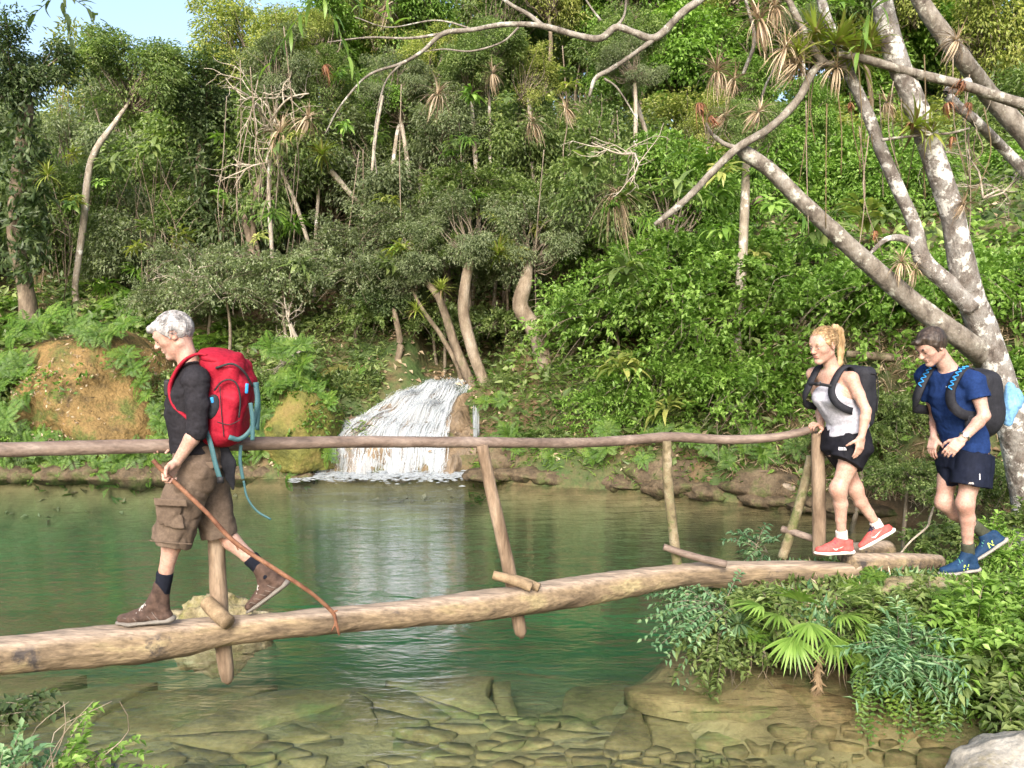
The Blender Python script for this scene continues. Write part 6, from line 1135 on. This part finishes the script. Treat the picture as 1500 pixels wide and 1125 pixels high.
def rosette(px, py, Y, spx, kind, label, group=None):
    o = link('bromeliad', ROS[kind][gd.integers(0, len(ROS[kind]))], None, None, label, 'bromeliad', group); o.location = tuple(atY(px, py, Y)); s = spx / pxm(Y) / .30; o.scale = (s, s, s); o.rotation_euler = (gd.normal(0, .25), gd.normal(0, .25), gd.uniform(0, 6.28)); return o
for px, py, s in ((1222, 66, 56), (1252, 84, 48), (1338, 186, 46), (1366, 196, 42), (1196, 50, 40), (1275, 60, 36), (1168, 80, 34)): rosette(px, py, 6.92, s, 'b', 'yellow-green bromeliad rosette perched in the forks of the leaning tree', 'fresh bromeliads on the leaning tree')
for px, py, s in ((1112, 30, 46), (1150, 72, 44), (1165, 95, 34), (1050, 105, 36), (1075, 118, 28), (1135, 10, 40), (1225, 100, 34), (1320, 385, 30), (1340, 395, 24), (1400, 60, 30), (1300, 150, 26), (1110, 165, 30), (1060, 170, 26), (1410, 300, 24)): rosette(px, py, 6.95, s, 'd', 'dry straw-coloured bromeliad clump drooping from the leaning tree', 'dry bromeliads on the leaning tree')
for px, py, s in ((1025, 150, 28), (1040, 170, 22), (1388, 150, 24), (1410, 118, 24), (1420, 150, 18), (1282, 338, 16), (1335, 180, 18), (1245, 150, 18), (1395, 200, 18)): rosette(px, py, 6.85, s, 'r', 'rust-brown withered leaf bunch on the leaning tree limbs', 'withered leaf bunches')
for px, py, Y, s, k_, lb in ((905, 288, 11.5, 42, 'g', 'grey fluffy dead frond ball hanging in the right-hand foliage'), (640, 140, 12, 34, 'd', 'drooping straw clump under the long overhead branch, above the bowed tree'), (722, 108, 12, 26, 'd', 'brown hanging straw clump beneath the thick part of the overhead branch'), (780, 180, 11, 30, 'd', 'spiky straw clump on a dangling twig in mid forest'),
        (472, 228, 14.5, 30, 'b', 'bromeliad rosette on top of the short pale broken limb'), (730, 372, 12.9, 30, 'b', 'bromeliad with dry skirt between the bowed tree and the curved tree'), (646, 425, 12.9, 24, 'b', 'bromeliad perched on the leaning cascade tree'), (798, 478, 12.8, 24, 'b', 'yellowish bromeliad clinging to the bend of the curved trunk'), (610, 455, 13, 20, 'b', 'small bromeliad on the thin leaning sapling'),
        (565, 12, 9, 26, 'd', 'orange-dry clump at the start of the overhead branch twigs'), (475, 95, 13, 22, 'r', 'rusty dry bunch on a bare canopy twig'), (70, 258, 14, 26, 'b', 'bromeliad hanging beside the moss-hung dark tree'), (830, 160, 10, 26, 'd', 'twiggy dry clump where the hanging branch ends'), (410, 195, 13.5, 40, 'd', 'broad dry clump on the grey leafless twig mass'), (450, 175, 13.5, 34, 'd', 'dry clump beside the grey leafless twig mass')):
    rosette(px, py, Y, s, k_, lb)
# sprigs of leaves entering from above
def sprig(name, px, py, Y, dirs, ln, leaf, wd, mt, label, n=9, cat='leaf sprig'):
    mb = MB(); q = atY(px, py, Y)
    for d in dirs:
        d = unit(A3(d)); P = np.array([q + d * ln * t - SKY_UP * ln * .25 * t * t for t in np.linspace(0, 1, n)]); mb.tube(P[::2], .003, 4, 9, a=.2)
        for p in P[1:]: blade(mb, p, unit(d + gd.normal(0, .6, 3)), SKY_UP, leaf * gd.uniform(.7, 1.2), wd, .5, gd.uniform(.2, 1), 5)
    return build(name, mb, M[mt], attr='rnd', label=label, cat=cat, origin=q)
sprig('leaf_sprig', 470, -15, 6.2, [(.5, 0, -.1), (.25, 0, -.5), (.7, .1, .1), (-.3, 0, -.3)], .5, .15, .030, 'lf_bright', 'bright lance-leaved sprig drooping from above near the overhead branch', 11)
sprig('leaf_sprig', 1275, 15, 6.7, [(.4, 0, .3), (-.4, 0, .2), (.1, -.3, .4), (-.1, 0, -.3)], .25, .16, .036, 'lf_bright', 'fresh green lance-leaved sprig above the yellow-green bromeliads', 8)
sprig('leaf_sprig', 90, -10, 8, [(.5, 0, -.2), (-.4, 0, -.2), (.1, 0, -.5)], .35, .12, .045, 'lf_dark', 'dark leafy sprig hanging into the sky gap', 10)
# ================================================================== plants on the ledge under the bridge end
def palm_frond(mb, base, d, stalk, ln, nb, g, spread=2.3):
    d = unit(A3(d)); tip = base + d * stalk - SKY_UP * stalk * .15; mb.tube([base, .5 * (base + tip) + SKY_UP * .02, tip], [.004, .003, .003], 5, 7, a=.4)
    sd = unit(np.cross(d, SKY_UP)); up = np.cross(sd, d)
    for a in np.linspace(-spread / 2, spread / 2, nb):
        v = d * math.cos(a) + sd * math.sin(a) + up * .10; blade(mb, tip, v, up, ln * (1 - .25 * abs(a) / spread) * g.uniform(.9, 1.1), .020, .22 + .3 * g.uniform(), g.uniform(.35, .9), 6)
gp = np.random.default_rng(91)
pb_ = atY(1190, 905, 5.40); palm = empty('fan_palm', tuple(pb_ - [0, 0, .1]), 'young fan palm with radiating green fronds below the log end', 'palm')
for px, py, d in ((1150, 895, (-.7, -.6, .25)), (1185, 900, (-.2, -.9, -.15)), (1222, 893, (.35, -.8, .25)), (1235, 905, (.8, -.6, -.05)), (1165, 925, (-.35, -.8, -.55)), (1210, 925, (.3, -.9, -.5)), (1175, 880, (-.3, -.4, .7)), (1215, 878, (.4, -.3, .6)), (1130, 880, (-.9, -.2, .3))):
    mb = MB(); palm_frond(mb, .35 * pb_ + .65 * atY(px + (px - 1190) * .55, py, 5.36), d, .07, .25, 17, gp); build('frond', mb, M['lf_bright'], palm, attr='rnd')
q = atY(1082, 915, 5.5); mb = MB()
for k in range(44):
    a, e = gp.uniform(0, 6.283), gp.uniform(-.1, 1.3); d = A3([math.cos(a) * math.cos(e), math.sin(a) * math.cos(e), math.sin(e)]); blade(mb, q + d * .01, d, SKY_UP + A3([.001, 0, 0]), gp.uniform(.12, .2), .016, .35, gp.uniform(.4, 1), 5)
build('spiky_rosette', mb, M['lf_blue'], attr='rnd', label='blue-green spiky rosette on the ledge beside the fan palm', cat='plant', origin=q)
def twiggy(name, px, py, Y, n, ln, leaf, wd, mt, label, dirv, spread=.8, pin=12, wl=None, group=None, droop=.35, cat='plant', seed=1):
    g = np.random.default_rng(seed); q = atY(px, py, Y); t = empty(name, tuple(q), label, cat, group); mb = MB(); st = MB()
    for k in range(n):
        d = unit(A3(dirv) + g.normal(0, spread, 3) * [1, 1, .7]); L_ = ln * g.uniform(.5, 1.2); u = np.linspace(0, 1, pin); P = q + g.normal(0, .03, 3) + d * L_ * u[:, None] - SKY_UP * (L_ * droop * u**2)[:, None]; st.tube(P[::3], np.linspace(.004, .0012, len(P[::3])), 4, 9)
        for s_ in (-1, 1):
            tn = unit(np.gradient(P, axis=0)); sd = unit(np.cross(tn, SKY_UP)) * s_; m = slice(3, None); c = pin - 3
            leaves(mb, P[m], sd[m] + tn[m] * .5 + g.normal(0, .3, (c, 3)), unit(g.normal(0, .3, (c, 3)) + SKY_UP), leaf * g.uniform(.7, 1.2, c), wd, np.clip(g.uniform(.1, .6) + g.uniform(0, .5, c), 0, 1), .2)
    build('foliage', mb, M[mt], t, smooth=False, attr='rnd'); build('stems', st, M['twig'], t); return t
twiggy('wispy_shrub', 1055, 895, 5.75, 60, .42, .055, .022, 'lf_blue', 'wispy fine-leaved shrub leaning out from the ledge tip over the water', (-.8, -.1, .25), .5, 14, seed=2)
twiggy('wispy_shrub', 1060, 930, 5.65, 40, .32, .06, .026, 'lf_mid', 'low green shrub drooping at the waterline of the ledge tip', (-.5, -.4, -.1), .6, 12, seed=3)
twiggy('leafy_plant', 1110, 885, 5.6, 60, .25, .07, .03, 'lf_mid', 'low leafy plant tucked under the log beside the palm', (0, -.5, .3), .8, 10, seed=4)
twiggy('leafy_plant', 1110, 805, 6.7, 14, .3, .06, .022, 'lf_blue', 'thin sprigs sticking up behind the log at the third post', (-.3, 0, .6), .6, 12, seed=5)
twiggy('lance_shrub', 1325, 955, 5.12, 120, .34, .075, .017, 'lf_blue', 'dense blue-green lance-leaved shrub spilling over the ledge', (0, -.5, .35), .75, 12, seed=6, cat='shrub')
twiggy('lance_shrub', 1285, 905, 5.4, 110, .26, .07, .022, 'lf_mid', 'dark green lance-leaved shrub at the bridge end', (0, -.4, .4), .8, 11, seed=7, cat='shrub')
twiggy('broadleaf_shrub', 1420, 925, 5.2, 170, .36, .07, .036, 'lf_bright', 'bright broad-leaved shrub below the feet of the dark-haired hiker', (0, -.4, .35), .85, 12, seed=8, cat='shrub')
twiggy('broadleaf_shrub', 1475, 990, 4.95, 150, .34, .075, .036, 'lf_mid', 'green broad-leaved shrub beside the flat limestone slab', (.1, -.3, .3), .85, 12, seed=9, cat='shrub')
twiggy('broadleaf_shrub', 1365, 885, 5.5, 110, .24, .06, .032, 'lf_mid', 'low green shrub along the path edge by the blue shoes', (0, -.3, .25), .9, 10, seed=10, cat='shrub')
twiggy('broadleaf_shrub', 1485, 885, 5.45, 100, .26, .065, .034, 'lf_bright', 'low bright shrub at the path edge behind the blue shoes', (0, -.3, .3), .9, 10, seed=11, cat='shrub')
for k, (px, py, Y, mt) in enumerate(((1350, 800, 6.7, 'lf_mid'), (1480, 815, 6.4, 'lf_bright'), (1500, 770, 6.9, 'lf_mid'), (1395, 790, 6.9, 'lf_mid'), (1455, 790, 6.8, 'lf_bright'))):
    twiggy('leafy_plant', px, py, Y, 34, .24, .055, .026, mt, 'small leafy plant on the path bank around the dark-haired hiker', (0, -.1, .8), .7, 11, seed=20 + k, group='small plants round the path')
for px, py, Y, s in ((1262, 862, 5.75, .38), (1280, 845, 5.85, .30), (1235, 935, 5.5, .32)):
    fern(atY(px, py, Y), s, 'yellow-green fern tuft growing beside the log end', 'fern tufts at the log end', tilt=.35)
# hanging maidenhair curtains
mh = empty('maidenhair_fern', tuple(atY(1320, 1000, 5.2)), 'bright maidenhair fern hanging from the ledge over the water', 'fern')
mb = MB()
for k in range(46):
    px = gp.uniform(1250, 1425); py = np.interp(px, [1250, 1425], [985, 1015]) + gp.normal(0, 8); q = atY(px, py, np.interp(px, [1250, 1425], [5.18, 4.98]) + gp.normal(0, .05))
    frond(mb, q, A3([gp.normal(-.15, .35), -.45, -.3]), gp.uniform(.16, .30), .75, gp, 13, .16, gp.uniform(.4, 1))
tag(build('fronds', mb, M['lf_fern'], mh, smooth=False, attr='rnd'), kind='stuff')
# dangling dry roots
dr = empty('dry_roots', tuple(atY(1190, 960, 5.6)), 'brown dry roots and dead fronds dangling from the undercut ledge', 'roots')
for k in range(40):
    px = gp.uniform(1045, 1250); py = gp.uniform(925, 960); Y = np.interp(px, [1045, 1250], [5.65, 5.38]); l_ = gp.uniform(.08, .3); q = atY(px, py, Y); mb = MB(); mb.tube([q, q + A3([gp.normal(0, .02), -.02, -l_ * .5]), q + A3([gp.normal(0, .04), -.02, -l_])], [.004, .003, .0015], 5, 8); build('root', mb, M['barktan'], dr)
q = atY(1200, 960, 5.36); mb = MB()
for k in range(60): blade(mb, q - SKY_UP * gp.uniform(0, .22), unit(A3([gp.normal(0, .5), -.2, -1])), A3([0, -1, .1]), gp.uniform(.05, .09), .014, .3, gp.uniform(0, .5), 4)
build('dead_frond', mb, M['lf_dry'], dr, attr='rnd')
# moss and low leaves on the ledge and path
def scatter(name, pxr, pyr, Yf, n, ln, wd, mt, label, seed, dz=.05):
    g = np.random.default_rng(seed); a = np.array([atY(x, y, Yf(x, y) + g.normal(0, .06)) for x, y in zip(g.uniform(*pxr, n), g.uniform(*pyr, n))]); hz = height(a[:, 0], a[:, 1]); a[:, 2] = np.maximum(np.minimum(a[:, 2], np.maximum(hz, .45) + np.abs(g.normal(0, dz, n))), .12); mb = MB()
    leaves(mb, a, unit(g.normal(size=(n, 3)) * [1, 1, .5] + [0, -.5, .1]), unit(g.normal(0, .5, (n, 3)) + [0, -.3, .9]), ln * g.uniform(.5, 1.3, n), wd, g.uniform(0, 1, n)); build(name, mb, M[mt], smooth=False, attr='rnd', label=label, cat='ground cover', kind='stuff')
scatter('ledge_cover', (1050, 1520), (840, 975), lambda x, y: np.interp(y, [840, 975], [6.1, 5.45]) - .25 * (x > 1330), 5200, .05, .024, 'lf_mid', 'mixed low leaves covering the ledge', 31)
scatter('ledge_cover', (1290, 1520), (800, 1010), lambda x, y: np.interp(y, [800, 1010], [6.5, 5.1]), 3600, .045, .022, 'lf_bright', 'bright small leaves and grass along the path', 32)
mb = MB(); g = np.random.default_rng(35)
for k in range(700):
    px, py = g.uniform(1330, 1520), g.uniform(770, 880); Y = np.interp(py, [770, 880], [6.9, 5.8]); p = atY(px, py, Y); p[2] = max(.42, min(p[2], hgt(p[0], p[1]) + .0)); blade(mb, p, unit(A3([g.normal(0, .5), g.normal(0, .5), 1])), A3([1, .01, 0]), g.uniform(.05, .14), .006, .4, g.uniform(0, 1), 4)
build('path_grass', mb, M['lf_fern'], attr='rnd', label='short grass blades along the path', cat='grass', kind='stuff')
mb = MB(); mb.tube([atY(1318, 812, 6.6), atY(1335, 792, 6.6), atY(1358, 772, 6.6), atY(1362, 760, 6.6), atY(1368, 742, 6.6)], [.007, .008, .008, .010, .006], 7, 24); build('bent_twig', mb, M['deadwood'], label='pale bent twig leaning at the water edge between the two hikers', cat='twig')
# ================================================================== near shrub on the photographer's bank
twiggy('near_shrub', 10, 1140, 3.45, 20, .25, .048, .024, 'lf_blue', 'blue-green pinnate shrub on the near bank below the log', (.25, .1, .75), .75, 14, seed=50, cat='shrub')
twiggy('near_shrub', 95, 1140, 3.5, 16, .36, .045, .024, 'lf_bright', 'bright green sprigs rising from the near bank below the log', (.5, .1, .7), .5, 13, seed=51, cat='shrub')
twiggy('near_shrub', -40, 1060, 3.6, 10, .32, .05, .026, 'lf_dark', 'dark arching sprig of the near bank just under the log', (.8, .2, .35), .3, 14, seed=52, cat='shrub')
mb = MB()
for k in range(5): q = atY(60 + gp.normal(0, 40), 1150, 3.5); mb.tube([q, q + A3([gp.normal(.08, .08), .05, .2]), q + A3([gp.normal(.18, .14), .05, .34])], [.003, .0025, .0012], 5, 8)
build('dry_stalks', mb, M['barktan'], label='thin brown stalks standing in the near shrub', cat='stalks', kind='stuff')

for k, (c, rd) in enumerate((((2.35, 6.02, .30), (1.0, .56, .24)), ((3.2, 5.72, .28), (.85, .56, .24)))):
    cover_lump(c, rd, 5200, 'lf_mid', ['green leaves mantling the ledge below the log end', 'green leaves mantling the ledge below the hiker in blue'][k], 61 + k, .06, .028, -.75, -.75)
    cover_lump(c, rd, 2600, ['lf_blue', 'lf_bright'][k], ['bluish leaves among the ledge mantle below the log', 'fresh leaves among the ledge mantle below the path'][k], 64 + k, .065, .024, -.1, -.75)
    cover_lump(c, rd, 900, 'lf_dry', ['dry litter on the ledge below the log end', 'dry litter on the ledge below the path'][k], 67 + k, .06, .012, -.3, -.8)

for px, py, Y, sc_ in ((1330, 900, 5.25, .30), (1400, 880, 5.3, .32), (1450, 950, 5.0, .34), (1270, 975, 5.15, .30), (1100, 930, 5.45, .26), (1380, 975, 5.0, .30), (1490, 930, 5.1, .34)):
    fern(atY(px, py, Y), sc_, 'feathery green fern among the shrubs of the ledge', 'ferns on the ledge', tilt=.5)
